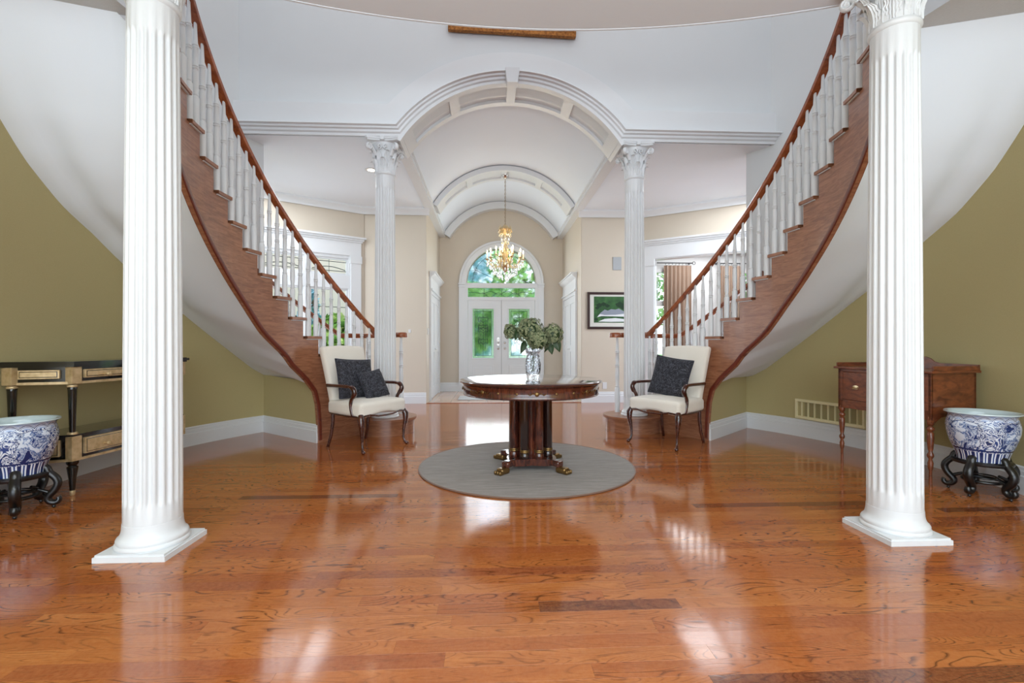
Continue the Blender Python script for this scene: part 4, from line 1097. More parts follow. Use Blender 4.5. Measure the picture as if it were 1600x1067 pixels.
for q in range(4):
    c_ = pi / 4 + q * pi / 2; T = Matrix.Rotation(c_, 4, 'Z')
    lg = MB(); lg.rbox(.14, .075, .05, .012, (0, 0, 0), 2, lambda x, y, z: (x, y, z - .25 * max(0, x + .02) ** 1.5), T @ Matrix.Translation((.26, 0, .075)))
    o = lg.build('leg', 'mahogany', t, 50)
    pw = MB(); pw.rbox(.10, .075, .05, .018, (0, 0, 0), 3, lambda x, y, z: (x, y, z), T @ Matrix.Translation((.345, 0, .026)))
    for j in (-1, 0, 1): pw.rbox(.05, .024, .034, .011, (0, 0, 0), 3, T=T @ Matrix.Translation((.395, j * .026, .018)))
    pw.build('paw_foot', 'aged_brass', o, 60)
vx, vy, vz = .11, 4.02, ZT + .012
vt = thing('crystal_vase', 'cut crystal flared vase standing on the round table', 'vase', (vx, vy, vz))
vv_ = MB(); NS = 40; out = [(.040, .0), (.044, .012), (.046, .04), (.050, .08), (.052, .13), (.046, .18), (.042, .205), (.050, .24), (.064, .268)]
inn = [(.060, .268), (.046, .24), (.037, .205), (.041, .18), (.046, .13), (.044, .08), (.038, .05), (.0, .045)]
V = []; prof = out + inn
for i, (r_, z) in enumerate(prof):
    for k in range(NS):
        a = 2 * pi * k / NS; rr = 1.25 * r_ * (1 + (.05 * (1 if (k + (i if .03 < z < .2 else 0)) % 2 else -1) if i < len(out) - 1 else 0)); V.append((rr * cos(a), rr * sin(a), z))
vv_.add(V, [(i * NS + k, i * NS + (k + 1) % NS, (i + 1) * NS + (k + 1) % NS, (i + 1) * NS + k) for i in range(len(prof) - 1) for k in range(NS)] + [tuple(range(NS))])
vv_.build('vase_body', 'vase_glass', vt, 20)
def hydrangea(label, c, r, sq, leafs, seed, fl=300):
    rnd = random.Random(seed); cx_, cy_, cz_ = c
    t = thing('hydrangea_stem', label, 'flower', (vx, vy, vz + .06), 0)
    dx, dy, dz = cx_ - vx, cy_ - vy, cz_ - vz - .06
    MB().tube([(dx * .04, dy * .04, .0), (dx * .10, dy * .1, .15), (dx * .5, dy * .5, .20 + (dz - .2) * .5), (dx, dy, dz)], .004, 6).build('stem', 'stemgreen', t)
    V = []; F = []
    for i in range(fl):
        a = rnd.random() * 2 * pi; cz = rnd.uniform(-.8, 1); sz_ = sqrt(1 - cz * cz); n = Vector((sz_ * cos(a), sz_ * sin(a), cz))
        lump = 1 + .10 * sin(5 * a + seed) * sz_ + .06 * sin(9 * cz + seed); P = Vector((n.x * r * sq[0], n.y * r * sq[1], n.z * r * sq[2])) * lump * rnd.uniform(.90, 1.04) + Vector((dx, dy, dz))
        u = n.orthogonal().normalized(); w_ = n.cross(u); q = rnd.random() * 6
        for p in range(4):
            aa = q + p * pi / 2; d = u * cos(aa) + w_ * sin(aa); e = u * cos(aa + pi / 2) + w_ * sin(aa + pi / 2); s_ = rnd.uniform(.010, .015)
            o = len(V); V += [P, P + d * s_ * .6 + e * s_ * .45 + n * .003, P + d * s_ * 1.15 + n * rnd.uniform(0, .006), P + d * s_ * .6 - e * s_ * .45 + n * .003]; F.append((o, o + 1, o + 2, o + 3))
    m = MB(); m.add(V, F); o = m.build('bloom', 'bloom', t, None, fix=False)
    m = MB(); m.sphere((dx, dy, dz), r * .86 * min(sq), 8); m.build('bloom_core', 'leafgreen', t, 60)
    for (lx, ly, lz, ex, ey, ez, wd) in leafs:
        A = Vector((lx - vx, ly - vy, lz - vz - .06)); B = Vector((ex - vx, ey - vy, ez - vz - .06)); d = B - A; sd = d.cross(Vector((0, 1, .3))).normalized(); nn = d.cross(sd).normalized()
        l = MB(); l.grid(lambda u, v, A=A, d=d, sd=sd, nn=nn, wd=wd: A + d * v + sd * (u - .5) * wd * max(0.0, sin(pi * min(1, max(0, v)) ** .75)) + nn * (abs(u - .5) * .02 + .012 * sin(pi * v)), 6, 10)
        l.build('leaf', 'leafgreen', t, 60)
hydrangea('large central grey-green hydrangea head above the vase', (.085, 3.99, 1.185), .115, (1, .9, .95), [], 1, 420)
hydrangea('small hydrangea head leaning far left of the vase', (-.085, 4.04, 1.18), .062, (.85, .8, 1.1), [(-.02, 4.0, 1.20, -.05, 3.97, 1.10, .05), (.04, 4.0, 1.1, -.005, 3.97, .985, .055)], 2, 200)
hydrangea('lower hydrangea head hanging over the vase rim', (.15, 3.94, 1.105), .092, (1.05, .9, .9), [(.14, 3.96, 1.10, .09, 3.93, 1.02, .05)], 3, 380)
hydrangea('hydrangea head leaning right of the vase with drooping leaves', (.28, 4.02, 1.155), .088, (1, .9, 1.05), [(.25, 4.0, 1.08, .27, 3.98, .98, .06), (.30, 4.02, 1.12, .34, 4.0, 1.0, .07), (.27, 4.0, 1.13, .20, 3.98, 1.0, .05)], 4, 320)

# ------------------------------------------------------------------ armchairs and cushions
def armchair(loc, rz, label):
    t = thing('open_armchair', label, 'armchair', loc, rz, 'cream armchairs at the stair feet')
    # local: x right, -y front
    def seatdef(x, y, z):
        k = 1 - (.10 if y > 0 else 0) * (y / .27) if y > 0 else 1
        return (x * k, y - .018 * (1 - (x / .31) ** 2) * (1 if y < 0 else 0), z + (.025 * (1 - (x / .33) ** 2) * (1 - (y / .3) ** 2) if z > 0 else (.02 * cos(x * 11) if y < -.2 else 0)))
    MB().rbox(.62, .54, .13, .035, (0, -.0, .425), 4, seatdef).build('seat', 'cream', t, 180)
    def backdef(x, y, z):
        zz = max(0.0, (z + .33) / .66)
        return (x * (.86 + .14 * zz) , y + .15 * zz ** 1.2 - .02 * (1 - (x / .3) ** 2) * (1 if y < 0 else 0), z + (.012 * cos(x * 6) if z > .25 else 0))
    MB().rbox(.56, .085, .66, .035, (0, .245, .715), 4, backdef).build('backrest', 'cream', t, 180)
    pp = MB(); pp.tube([(-.30, -.27, .362), (-.2, -.285, .372), (-.1, -.29, .352), (0, -.292, .35), (.1, -.29, .352), (.2, -.285, .372), (.30, -.27, .362)], .009, 8)
    for s in (-1, 1): pp.tube([(s * .30, -.27, .362), (s * .302, -.1, .355), (s * .285, .1, .358), (s * .26, .25, .362)], .009, 8)
    pp.build('seat_rail', 'chair_wood', t, 60)
    for s in (-1, 1):
        p = [(s * .285, -.25, .375), (s * .300, -.268, .33), (s * .298, -.272, .26), (s * .283, -.26, .16), (s * .278, -.258, .08), (s * .285, -.27, .03), (s * .295, -.295, .015), (s * .298, -.31, .016)]
        MB().tube(p, [.026, .034, .026, .016, .012, .012, .020, .012], 10).build('leg', 'chair_wood', t, 60)
        p = [(s * .235, .235, .38), (s * .235, .24, .25), (s * .24, .26, .12), (s * .25, .30, .0)]
        MB().tube(p, [.022, .019, .016, .016], 8).build('leg', 'chair_wood', t, 60)
        # arm: level rail then goose-neck down to the seat side
        p = [(s * .262, .29, .645), (s * .285, .15, .648), (s * .305, 0, .652), (s * .318, -.12, .652), (s * .32, -.175, .64), (s * .318, -.20, .605), (s * .314, -.185, .565), (s * .312, -.15, .535), (s * .31, -.13, .50), (s * .308, -.13, .45), (s * .305, -.14, .40), (s * .302, -.15, .37)]
        P = []
        for i in range(len(p) - 1):
            for k in range(3):
                tt = k / 3; P.append(tuple(a + (b - a) * tt for a, b in zip(p[i], p[i + 1])))
        P.append(p[-1])
        for _ in range(2): P = [P[0]] + [tuple((a + b * 2 + c_) / 4 for a, b, c_ in zip(P[i - 1], P[i], P[i + 1])) for i in range(1, len(P) - 1)] + [P[-1]]
        MB().tube(P, [.018 + .007 * (1 if 10 < i < 20 else 0) for i in range(len(P))], 10).build('arm', 'chair_wood', t, 60)
    return t
armchair((-1.565, 5.0, 0), RAD(55.7), 'cream upholstered open armchair at left stair foot holding two cushions')
armchair((1.668, 5.0, 0), RAD(-54.4), 'cream upholstered open armchair at right stair foot holding one cushion')
def cushion(w_, t_, chair, rz, lx, ly, lz, tilt, roll, yaw, label):
    c = Matrix.Translation(chair) @ Matrix.Rotation(rz, 4, 'Z') @ Matrix.Translation((lx, ly, lz)) @ Matrix.Rotation(yaw, 4, 'Z') @ Matrix.Rotation(tilt, 4, 'X') @ Matrix.Rotation(roll, 4, 'Y')
    e = thing('cushion', label, 'cushion'); e.matrix_world = c
    m = MB(); n = 18
    def f(sg):
        def g(u, v):
            x, z = u * 2 - 1, v * 2 - 1; d = max(0, (1 - x ** 4) * (1 - z ** 4)) ** .42
            pin = 1 - .05 * (1 - abs(x * z)) ; kx = 1 - .045 * (1 - z * z); kz = 1 - .045 * (1 - x * x)
            return (x * w_ / 2 * kz if False else x * w_ / 2 * (1 - .05 * (1 - z * z) * abs(x)), sg * t_ / 2 * d, z * w_ / 2 * (1 - .05 * (1 - x * x) * abs(z)))
        return g
    m.grid(f(-1), n, n); m.grid(f(1), n, n)
    m.build('cushion_cover', 'navy', e, 180)
    pts = []
    for k in range(80):
        s = k / 20; q = int(s); r_ = (s - q) * 2 - 1; x, z = [(r_, -1), (1, r_), (-r_, 1), (-1, -r_)][q]
        pts.append((x * w_ / 2 * (1 - .05 * (1 - z * z) * abs(x)), 0, z * w_ / 2 * (1 - .05 * (1 - x * x) * abs(z))))
    MB().tube(pts, .006, 6, closed=True).build('piping', 'navy_piping', e, 60)
cushion(.42, .13, (-1.565, 5.0, 0), RAD(55.7), -.06, .10, .71, RAD(-16), RAD(3), RAD(-6), 'large navy floral cushion leaning against the left armchair back')
cushion(.30, .11, (-1.565, 5.0, 0), RAD(55.7), .07, -.03, .645, RAD(-24), RAD(-8), RAD(-4), 'small navy floral cushion in front of the larger one on left armchair')
cushion(.43, .13, (1.668, 5.0, 0), RAD(-54.4), -.01, .07, .715, RAD(-15), RAD(8), RAD(8), 'square navy floral cushion on the right armchair')

# ------------------------------------------------------------------ fish bowls on stands
def fishbowl(x, y, label, slabel, rz):
    st = thing('plant_stand', slabel, 'stand', (x, y, 0), rz); zt = .235
    MB().lathe([(.10, zt - .012), (.160, zt - .016), (.165, zt - .006), (.165, zt + .004), (.155, zt + .012), (.10, zt + .01)], 40, cap=False).build('top_ring', 'rosewood', st, 50)
    MB().tube([(.105 * cos(a), .105 * sin(a), .10) for a in [2 * pi * k / 30 for k in range(30)]], .011, 8, closed=True).build('stretcher_ring', 'rosewood', st, 60)
    MB().tube([(.08 * cos(a), .08 * sin(a), .125) for a in [2 * pi * k / 30 for k in range(30)]], .006, 8, closed=True).build('stretcher_ring', 'rosewood', st, 60)
    lp = [(.125, zt + .045), (.150, zt + .03), (.150, zt), (.185, zt - .03), (.205, zt - .07), (.185, zt - .12), (.150, zt - .15), (.145, zt - .175), (.165, zt - .200), (.195, zt - .200), (.208, zt - .180), (.200, zt - .165)]
    P = []
    for i in range(len(lp) - 1):
        for k in range(3): P.append((lp[i][0] + (lp[i + 1][0] - lp[i][0]) * k / 3, 0, lp[i][1] + (lp[i + 1][1] - lp[i][1]) * k / 3))
    P.append((lp[-1][0], 0, lp[-1][1]))
    for _ in range(3): P = [P[0]] + [tuple((a + b * 2 + c_) / 4 for a, b, c_ in zip(P[i - 1], P[i], P[i + 1])) for i in range(1, len(P) - 1)] + [P[-1]]
    lm = MB().tube(P, [.019 + .006 * sin(pi * i / len(P)) - .006 * i / len(P) for i in range(len(P))], 8, flat=1.3)
    lm.tube([(.15, 0, zt - .13), (.12, 0, zt - .115), (.10, 0, zt - .105)], [.012, .011, .009], 6)
    lm.sphere((.178, 0, .012), .012, 5)
    me = lm.mesh('leg', 'rosewood', 60)
    for k in range(5): link('leg', me, st, (0, 0, 0), (0, 0, 2 * pi * k / 5))
    p = thing('fish_bowl_planter', label, 'planter', (x, y, zt + .012), rz)
    out = [(.136, 0), (.140, .03), (.150, .06), (.168, .10), (.184, .145), (.194, .19), (.197, .225), (.192, .255), (.184, .28), (.182, .295), (.195, .306), (.207, .313)]
    # resample for even v
    m = MB(); m.lathe(out, 64, cap=False); m.build('bowl', 'porcelain', p, 60)
    MB().lathe([(.207, .313), (.205, .319), (.185, .316), (.172, .29), (.18, .22), (.16, .13), (.11, .03), (0, .02)], 64, cap=False).build('rim_and_inside', 'porcelain_inside', p, 60)
    for ch in p.children: ch.scale = (1, 1, 1.07)
fishbowl(-3.28, 3.13, 'blue and white porcelain fish bowl at left beside the gold console', 'black carved wooden stand under the left fish bowl', .4)
fishbowl(3.265, 3.19, 'blue and white porcelain fish bowl at right beside the washstand', 'black carved wooden stand under the right fish bowl', 1.0)

# ------------------------------------------------------------------ gold and black console
t = thing('console_table', 'black and champagne gold two tier console against the left olive wall', 'console table', (-3.47, 3.97, 0), RAD(83.1))
BX, FX, DP = .66, .50, .34
def trap(o=0): return [(-BX - o, 0), (BX + o, 0), (FX + o * .8, -DP - o), (-FX - o * .8, -DP - o)]
posts = [(-BX + .03, -.03), (BX - .03, -.03), (FX - .02, -DP + .03), (-FX + .02, -DP + .03)]
MB().prism(trap(.035), .925, .945).prism(trap(.02), .945, .95).prism(trap(.02), .912, .925).build('top', 'black_lacquer', t, None)
def tier(z0, z1, nm):
    MB().prism(trap(-.004), z0 + .018, z1).build(nm, 'black_lacquer', t, None)
    MB().prism(trap(.003), z0, z0 + .018).build('gold_ledge', 'gold', t, None)
    for (x, y) in posts:
        rz = 0
        m = MB(); m.cbox(x - .036, x + .036, y - .036, y + .036, z0, z1, .004); b = m.build('post_block', 'gold', t, None)
    # drawer on the front and panels on the canted sides
    def panel(ax, ay, bx_, by_, name, knob):
        a, b = Vector((ax, ay, 0)), Vector((bx_, by_, 0)); d = (b - a).normalized(); L = (b - a).length; nrm = Vector((d.y, -d.x, 0))
        T = Matrix(((d.x, -nrm.x, 0, a.x), (d.y, -nrm.y, 0, a.y), (0, 0, 1, 0), (0, 0, 0, 1)))
        m = MB(); g = .072
        m.cbox(g, L - g, -.014, .01, z0 + .040, z1 - .020, .004, T); o = m.build(name, 'gold', t, None)
        m = MB(); m.cbox(g + .010, L - g - .010, -.0155, 0, z0 + .050, z1 - .030, .001, T); m.build('black_inset_line', 'black_lacquer', o, None)
        m = MB(); m.cbox(g + .014, L - g - .014, -.018, 0, z0 + .054, z1 - .034, .002, T); m.build('inset_panel', 'gold', o, None)
        for kx in knob:
            m = MB(); m.lathe([(.0, .045), (.014, .042), (.018, .032), (.010, .02), (.013, .0)], 14, T=T @ Matrix.Translation((kx * L, -.018, (z0 + z1) / 2)) @ Matrix.Rotation(pi / 2, 4, 'X')); m.build('knob', 'gold', o, 50)
    panel(-FX + .0, -DP + .0, FX, -DP + .0, 'drawer', (.22, .78))
    panel(-BX, -.01, -FX, -DP, 'side_panel', ()); panel(FX, -DP, BX, -.01, 'side_panel', ())
tier(.79, .912, 'upper_case'); tier(.245, .42, 'lower_case')
MB().prism(trap(.0), .42, .432).build('lower_shelf', 'black_lacquer', t, None)
cm = MB().lathe([(.026, .432), (.026, .44), (.016, .45), (.018, .47), (.026, .75), (.028, .765), (.02, .775), (.02, .79)], 20).mesh('turned_post', 'black_lacquer', 50)
gm2 = MB().lathe([(.03, .432), (.031, .44), (.028, .447), (.02, .448)], 20).mesh('gold_collar', 'gold', 50)
gm = MB().lathe([(.029, .768), (.031, .774), (.031, .782), (.024, .788)], 20).mesh('gold_collar', 'gold', 50)
fm = MB().lathe([(.015, .035), (.022, .12), (.03, .18), (.033, .20), (.022, .21), (.034, .225), (.036, .24), (.03, .245)], 20).mesh('leg', 'black_lacquer', 50)
tm = MB().lathe([(.012, 0), (.016, .008), (.017, .03), (.014, .038)], 16).mesh('gold_foot', 'gold', 50)
for (x, y) in posts:
    link('turned_post', cm, t, (x, y, 0)); link('gold_collar', gm, t, (x, y, 0)); link('gold_collar', gm2, t, (x, y, 0)); lg = link('leg', fm, t, (x, y, 0)); link('gold_foot', tm, lg)

# ------------------------------------------------------------------ washstand on the right
t = thing('washstand', 'brown wooden washstand with gallery and turned legs by the right olive wall', 'side table', (3.47, 3.87, 0), RAD(-81.1))
HW, DPW = .40, .44
MB().cbox(-HW - .03, HW + .03, -DPW - .025, .01, .848, .868, .006).build('top', 'desk_wood', t, None)
cs = MB(); cs.cbox(-HW, HW, -.02, 0, .50, .848, .002)
cs.build('back_panel', 'desk_wood', t, None)
for s in (-1, 1):
    x0, x1 = sorted((s * HW, s * (HW - .02))); m = MB()
    prof = [(-DPW, .47), (-DPW + .04, .47), (-DPW + .06, .485), (-DPW + .10, .51), (-DPW + .16, .515), (-.16, .515), (-.10, .51), (-.06, .485), (-.04, .47), (0, .47), (0, .848), (-DPW, .848)]
    n = len(prof); V = [(x0, y, z) for y, z in prof] + [(x1, y, z) for y, z in prof]
    m.add(V, [tuple(range(n)), tuple(range(2 * n - 1, n - 1, -1))] + [(i, (i + 1) % n, n + (i + 1) % n, n + i) for i in range(n)]); m.build('side_panel', 'desk_wood', t, None)
m = MB(); m.cbox(-HW, HW, -DPW, -DPW + .02, .49, .565, .003); m.cbox(-HW, HW, -DPW, -DPW + .02, .82, .848, .003); m.cbox(-HW, -HW + .05, -DPW, -DPW + .02, .49, .848, .003); m.cbox(HW - .05, HW, -DPW, -DPW + .02, .49, .848, .003); m.build('front_frame', 'desk_wood', t, None)
m = MB(); m.cbox(-HW + .05, HW - .05, -DPW - .004, -DPW + .016, .567, .818, .004); dr = m.build('drawer', 'desk_wood', t, None)
for s in (-1, 1):
    m = MB(); T = Matrix.Translation((s * .22, -DPW - .004, .685)) @ Matrix.Rotation(pi / 2, 4, 'X')
    m.lathe([(.030, 0), (.031, .003), (.0, .005)], 20, T=T @ Matrix.Scale(.62, 4, (0, 1, 0))); m.tube([(s * .22 - .022, -DPW - .01, .688), (s * .22 - .015, -DPW - .024, .674), (s * .22 + .015, -DPW - .024, .674), (s * .22 + .022, -DPW - .01, .688)], .004, 6)
    m.build('oval_pull', 'brass', dr, 50)
g = MB(); pts = [(-HW - .02, .868), (HW + .02, .868), (HW + .02, .912), (.14, .914), (.10, .925), (.07, .95), (.03, .965), (-.03, .965), (-.07, .95), (-.10, .925), (-.14, .914), (-HW - .02, .912)]
n = len(pts); g.add([(x, -.005, z) for x, z in pts] + [(x, .010, z) for x, z in pts], [tuple(range(n)), tuple(range(2 * n - 1, n - 1, -1))] + [(i, (i + 1) % n, n + (i + 1) % n, n + i) for i in range(n)])
g.build('back_gallery', 'desk_wood', t, None)
for s in (-1, 1):
    x0, x1 = sorted((s * (HW + .02), s * (HW + .005))); MB().cbox(x0, x1, -DPW + .0, 0, .868, .903, .002).build('side_gallery', 'desk_wood', t, None)
lgm = MB().lathe([(.020, .52), (.024, .475), (.022, .455), (.013, .445), (.026, .43), (.026, .415), (.013, .40), (.022, .39), (.024, .35), (.017, .27), (.012, .245), (.022, .225), (.022, .212), (.011, .19), (.019, .16), (.016, .12), (.010, .10), (.011, 0)], 18).mesh('leg', 'desk_wood', 50)
for x, y in ((-HW + .02, -DPW + .02), (HW - .02, -DPW + .02)): link('leg', lgm, t, (x, y, 0))
for x in (-HW + .02, HW - .02): MB().lathe([(.020, .52), (.022, .46), (.012, .0)], 12, (x, -.025, 0)).build('leg', 'desk_wood', t, 50)

# ------------------------------------------------------------------ wall vent
T0 = 21.0; vt = thing('wall_vent', 'cream slatted air vent low on the right olive wall', 'vent', pol(1, RO - .004, 17.0, .21), 0)
va = atan2(pol(1, RO, 17)[1] - CY, pol(1, RO, 17)[0]); vt.rotation_euler = (0, 0, va - pi / 2)   # local -y faces the room centre
Lv = .78; Hv = .225
fr = MB(); fr.cbox(-Lv / 2, Lv / 2, -.035, .0, 0, .03, .004); fr.cbox(-Lv / 2, Lv / 2, -.035, .0, Hv - .03, Hv, .004); fr.cbox(-Lv / 2, -Lv / 2 + .025, -.035, 0, .03, Hv - .03, .004); fr.cbox(Lv / 2 - .025, Lv / 2, -.035, 0, .03, Hv - .03, .004); fr.build('vent_frame', 'vent_cream', vt, None)
MB().box(-Lv / 2 + .02, Lv / 2 - .02, -.008, 0, .03, Hv - .03).build('vent_back', 'vent_dark', vt, None)
sm = MB().box(-.003, .003, -.03, -.008, .03, Hv - .03).mesh('slat', 'vent_cream', None)
for k in range(1, 10): link('slat', sm, vt, (-Lv / 2 + Lv * k / 10, 0, 0))

# ------------------------------------------------------------------ pictures, speaker, outlet, switches
pt = thing('framed_picture', 'dark framed picture of a white house on green lawn, right of the hall', 'picture', (1.945, HC - .01, 1.69))
Wp, Hp = .84, .68
def frame(parent, Wp, Hp, fw_, mat, dep=.03):
    m = MB()
    for (a, b, c_, d_) in ((-Wp / 2, Wp / 2, -Hp / 2, -Hp / 2 + fw_), (-Wp / 2, Wp / 2, Hp / 2 - fw_, Hp / 2), (-Wp / 2, -Wp / 2 + fw_, -Hp / 2 + fw_, Hp / 2 - fw_), (Wp / 2 - fw_, Wp / 2, -Hp / 2 + fw_, Hp / 2 - fw_)): m.cbox(a, b, -dep, 0, c_, d_, .006)
    return m.build('picture_frame', mat, parent, None)
frame(pt, Wp, Hp, .045, 'dark_frame')
MB().box(-Wp / 2 + .04, Wp / 2 - .04, -.012, 0, -Hp / 2 + .04, Hp / 2 - .04).build('mount', 'mount', pt, None)
MB().box(-.30, .36, -.014, 0, -.22, .26).build('canvas', 'canvas', pt, None)
def flat(poly, y, name, mat):
    m = MB(); n = len(poly); m.add([(x, y, z) for x, z in poly] + [(x, y + .0008, z) for x, z in poly], [tuple(range(n)), tuple(range(2 * n - 1, n - 1, -1))] + [(i, (i + 1) % n, n + (i + 1) % n, n + i) for i in range(n)]); m.build(name, mat, pt, None)
flat([(-.24, -.12), (-.16, -.10), (.28, -.11), (.30, -.06), (.20, -.02), (-.10, -.03), (-.2, -.07)], -.0150, 'painted_house_walls', 'paint_white')
flat([(-.20, -.06), (-.10, .02), (-.04, .00), (.02, .03), (.10, .02), (.16, .04), (.24, .0), (.30, -.05), (.1, -.075), (-.1, -.08)], -.0160, 'painted_roof', 'paint_grey')
flat([(-.22, -.20), (-.10, -.15), (.1, -.135), (.33, -.16), (.35, -.2), (.0, -.205)], -.0155, 'painted_driveway', 'paint_white')
for qi, (cx_, cz_, r_) in enumerate(((-.2, .10, .045), (-.12, .12, .04), (-.05, .09, .035), (.18, .11, .06), (.24, .07, .05), (-.26, -.16, .03), (-.24, .05, .03))):
    flat([(cx_ + r_ * cos(a) * 1.3 * (1 + .15 * sin(5 * a)), cz_ + r_ * sin(a) * (1 + .2 * cos(4 * a)) * .8) for a in [2 * pi * k / 16 for k in range(16)]], -.0146 - qi * .0003, 'painted_tree', 'paint_tree')
gp = thing('gilt_framed_painting', 'gilt framed painting high above the arch, only its lower edge showing', 'picture', (.02, YA + .02, 5.36)); gp.rotation_euler = (RAD(-1.0), RAD(1.6), 0)
GW, GH = 1.52, 1.2
m = MB()
sec = [(0, 0), (0, .05), (.03, .065), (.05, .055), (.085, .03), (.11, .028), (.12, 0)]
m.sweep([(-GW / 2, 0, -GH / 2), (GW / 2, 0, -GH / 2), (GW / 2, 0, GH / 2), (-GW / 2, 0, GH / 2)], [(-x, z) for x, z in sec], up=(0, -1, 0), closed=True); m.build('picture_frame', 'gilt', gp, None)
MB().box(-GW / 2 + .1, GW / 2 - .1, -.02, -.005, -GH / 2 + .1, GH / 2 - .1).build('canvas', 'flower_canvas', gp, None)
o = MB().cbox(2.0, 2.16, HC - .02, HC - .004, 2.44, 2.68, .004).build('wall_speaker', 'grey_plastic', None, None); tag(o, 'grey rectangular speaker panel on the beige wall above the picture', 'speaker')
o = MB().cbox(1.81, 1.89, HC - .012, HC - .004, .25, .37, .003).build('wall_outlet', 'white_trim', None, None); tag(o, 'white outlet low on the beige wall under the picture', 'outlet')
o = MB().cbox(-1.412, -1.400, 8.66, 8.74, 1.25, 1.37, .003).build('light_switch', 'white_trim', None, None); tag(o, 'white switch plate on the left hall wall corner before the closet', 'switch')
o = MB().cbox(-1.735, -1.69, HC - .014, HC - .004, 1.28, 1.34, .003).build('thermostat', 'white_trim', None, None); tag(o, 'small white thermostat on the beige wall right of the left column', 'thermostat')
dl = thing('recessed_downlight', 'lit recessed ceiling light beside the far left column capital', 'ceiling light', (-1.93, 6.65, SIDE))
MB().lathe([(.05, -.004), (.085, -.006), (.088, 0), (.05, .0)], 24, cap=False).build('trim_ring', 'white_trim', dl, 50)
MB().lathe([(0, -.003), (.07, -.003)], 24, cap=False).build('lamp_lens', 'lamp_disc', dl, None)

# ------------------------------------------------------------------ chandelier
ch = thing('chandelier', 'gold and crystal candle chandelier hanging in the vaulted hall', 'chandelier', (.02, 8.68, 0))
MB().lathe([(0, 4.215), (.07, 4.21), (.065, 4.19), (.03, 4.16), (.012, 4.14), (0, 4.14)], 20).build('canopy', 'steel', ch, 50)
cn = MB(); z = 4.14; k = 0
while z > 3.30:
    cn.tube([(.009 * cos(a) * (k % 2), .009 * cos(a) * ((k + 1) % 2), z - .02 + .022 * sin(a)) for a in [2 * pi * i / 8 for i in range(8)]], .0035, 5, closed=True); z -= .036; k += 1
cn.build('chain', 'aged_brass', ch, 60)
MB().lathe([(0, 3.30), (.03, 3.28), (.05, 3.26), (.11, 3.22), (.12, 3.20), (.10, 3.17), (.05, 3.12), (.03, 3.06), (.045, 3.0), (.02, 2.95), (.05, 2.88), (.07, 2.80), (.05, 2.70), (.09, 2.62), (.11, 2.56), (.08, 2.5), (.03, 2.42), (0, 2.40)], 20).build('stem', 'brass', ch, 50)
up_ = MB()
for k in range(10):
    a = 2 * pi * k / 10
    up_.tube([(.03 * cos(a), .03 * sin(a), 3.10), (.09 * cos(a), .09 * sin(a), 3.12), (.125 * cos(a), .125 * sin(a), 3.2), (.10 * cos(a), .10 * sin(a), 3.27)], .006, 6)
up_.build('crown', 'brass', ch, 60)
arm = MB(); arm.tube([(.06, 0, 2.58), (.13, 0, 2.50), (.22, 0, 2.50), (.30, 0, 2.57), (.335, 0, 2.63)], [.009, .008, .008, .007, .007], 8)
arm.tube([(.13, 0, 2.50), (.17, 0, 2.56), (.21, 0, 2.555), (.215, 0, 2.52)], .005, 6)
arm.lathe([(.0, 2.625), (.03, 2.635), (.04, 2.65), (.012, 2.655), (.014, 2.67)], 12, (.335, 0, 0)); am = arm.mesh('arm', 'brass', 60)
arm2 = MB(); arm2.tube([(.05, 0, 2.66), (.10, 0, 2.64), (.15, 0, 2.68), (.17, 0, 2.73)], .006, 6); arm2.lathe([(.0, 2.72), (.028, 2.735), (.032, 2.745), (.01, 2.75)], 12, (.17, 0, 0)); am2 = arm2.mesh('arm', 'brass', 60)
cd = MB().lathe([(.011, 0), (.011, .085)], 10).mesh('candle_sleeve', Mat('ivory_candle', '#f3e3bd', .4, emit='#ffdca0', es=.6).m, 50)
bl = MB().lathe([(.004, 0), (.011, .018), (.012, .03), (.005, .055), (0, .07)], 10).mesh('flame_bulb', 'flame', 60)
dr_ = MB().lathe([(.0, 0), (.005, .006), (.011, .02), (.004, .042), (0, .05)], 6).mesh('crystal_drop', 'crystal', 10)
dra = MB().lathe([(.0, 0), (.006, .008), (.012, .022), (.004, .045), (0, .055)], 6).mesh('crystal_drop', 'amber_crystal', 10)
for k in range(10):
    a = 2 * pi * k / 10; ar = link('arm', am, ch, (0, 0, 0), (0, 0, a)); link('candle_sleeve', cd, ar, (.335, 0, 2.665)); link('flame_bulb', bl, ar, (.335, 0, 2.75))
for k in range(5):
    a = 2 * pi * (k + .5) / 5; ar = link('arm', am2, ch, (0, 0, 0), (0, 0, a)); link('candle_sleeve', cd, ar, (.17, 0, 2.745)); link('flame_bulb', bl, ar, (.17, 0, 2.83))
rnd = random.Random(9)
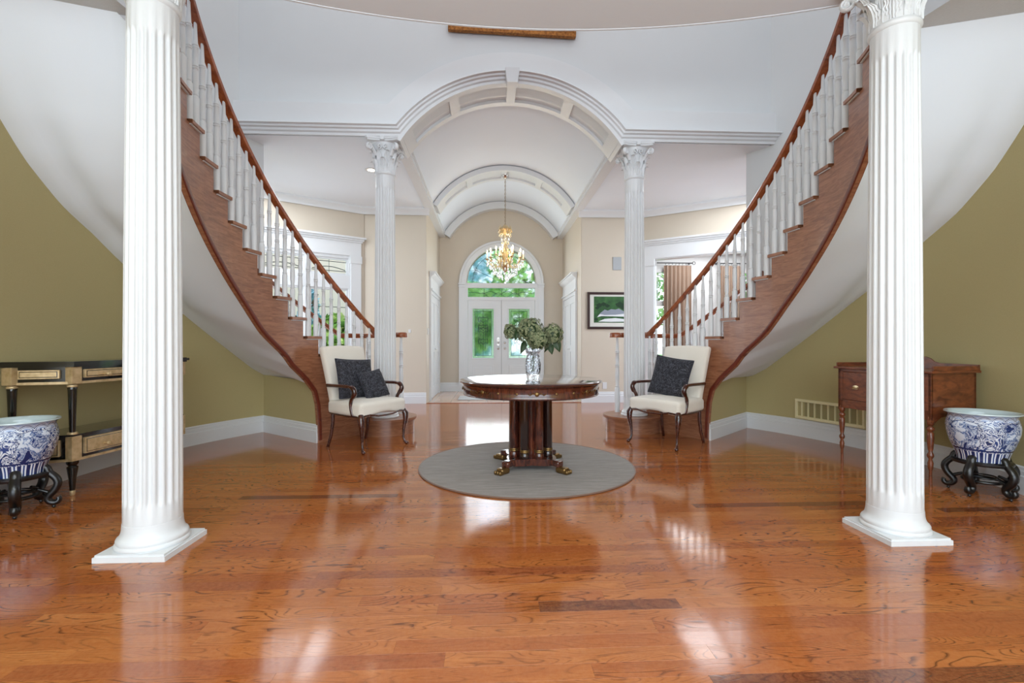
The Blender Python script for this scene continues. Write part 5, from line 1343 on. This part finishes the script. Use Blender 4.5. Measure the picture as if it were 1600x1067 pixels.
for (R_, z0, n, me_) in ((.335, 2.56, 20, dr_), (.335, 2.51, 20, dr_), (.28, 2.46, 20, dr_), (.22, 2.41, 18, dr_), (.22, 2.36, 18, dr_), (.16, 2.33, 14, dr_), (.11, 2.29, 10, dr_), (.06, 2.25, 6, dr_), (.12, 3.13, 12, dra), (.10, 3.06, 12, dra), (.07, 2.98, 8, dr_), (.06, 2.9, 8, dra), (.10, 2.75, 10, dra), (.14, 2.60, 12, dra)):
    for k in range(n):
        a = 2 * pi * (k + .5 * rnd.random()) / n; link('crystal_drop', me_, ch, (R_ * cos(a), R_ * sin(a), z0 + rnd.uniform(-.012, .012)), (0, 0, rnd.random()), (1.5, 1.5, 1.3))
link('crystal_ball', MB().sphere((0, 0, 0), .022, 8).mesh('crystal_ball', 'crystal', 60), ch, (0, 0, 2.215))
sw = MB()
for (Ra, za, Rb, zb_, n) in ((.11, 3.2, .045, 2.98, 10), (.05, 2.9, .33, 2.66, 10), (.33, 2.62, .10, 2.30, 16)):
    for k in range(n):
        a = 2 * pi * k / n
        for q in range(9):
            u = q / 8; R_ = Ra + (Rb - Ra) * u; z = za + (zb_ - za) * u - .05 * sin(pi * u); sw.lathe([(0, -.007), (.006, 0), (0, .007)], 6, (R_ * cos(a), R_ * sin(a), z), cap=False)
o = sw.build('bead_swags', 'crystal', ch, 10); o['kind'] = 'stuff'
pl = bpy.data.lights.new('chandelier_glow', 'POINT'); pl.energy = 7; pl.color = (1, .9, .75); pl.shadow_soft_size = .25
po = bpy.data.objects.new('chandelier_glow', pl); COL.objects.link(po); po.location = (.02, 8.68, 2.95)

# ------------------------------------------------------------------ repeats share a group
GR = {'column': 'white fluted columns of the rotunda', 'staircase': 'pair of curved staircases', 'planter': 'blue and white fish bowls', 'stand': 'carved plant stands', 'tree': 'trees outside the windows',
      'curtain': 'striped curtains in the far room', 'curtain rod': 'curtain rods in the far room', 'flower': 'hydrangeas in the vase', 'cushion': 'navy floral cushions on the armchairs'}
for o in SC.objects:
    c_ = o.get('category')
    if c_ in GR and not o.get('group'): o['group'] = GR[c_]
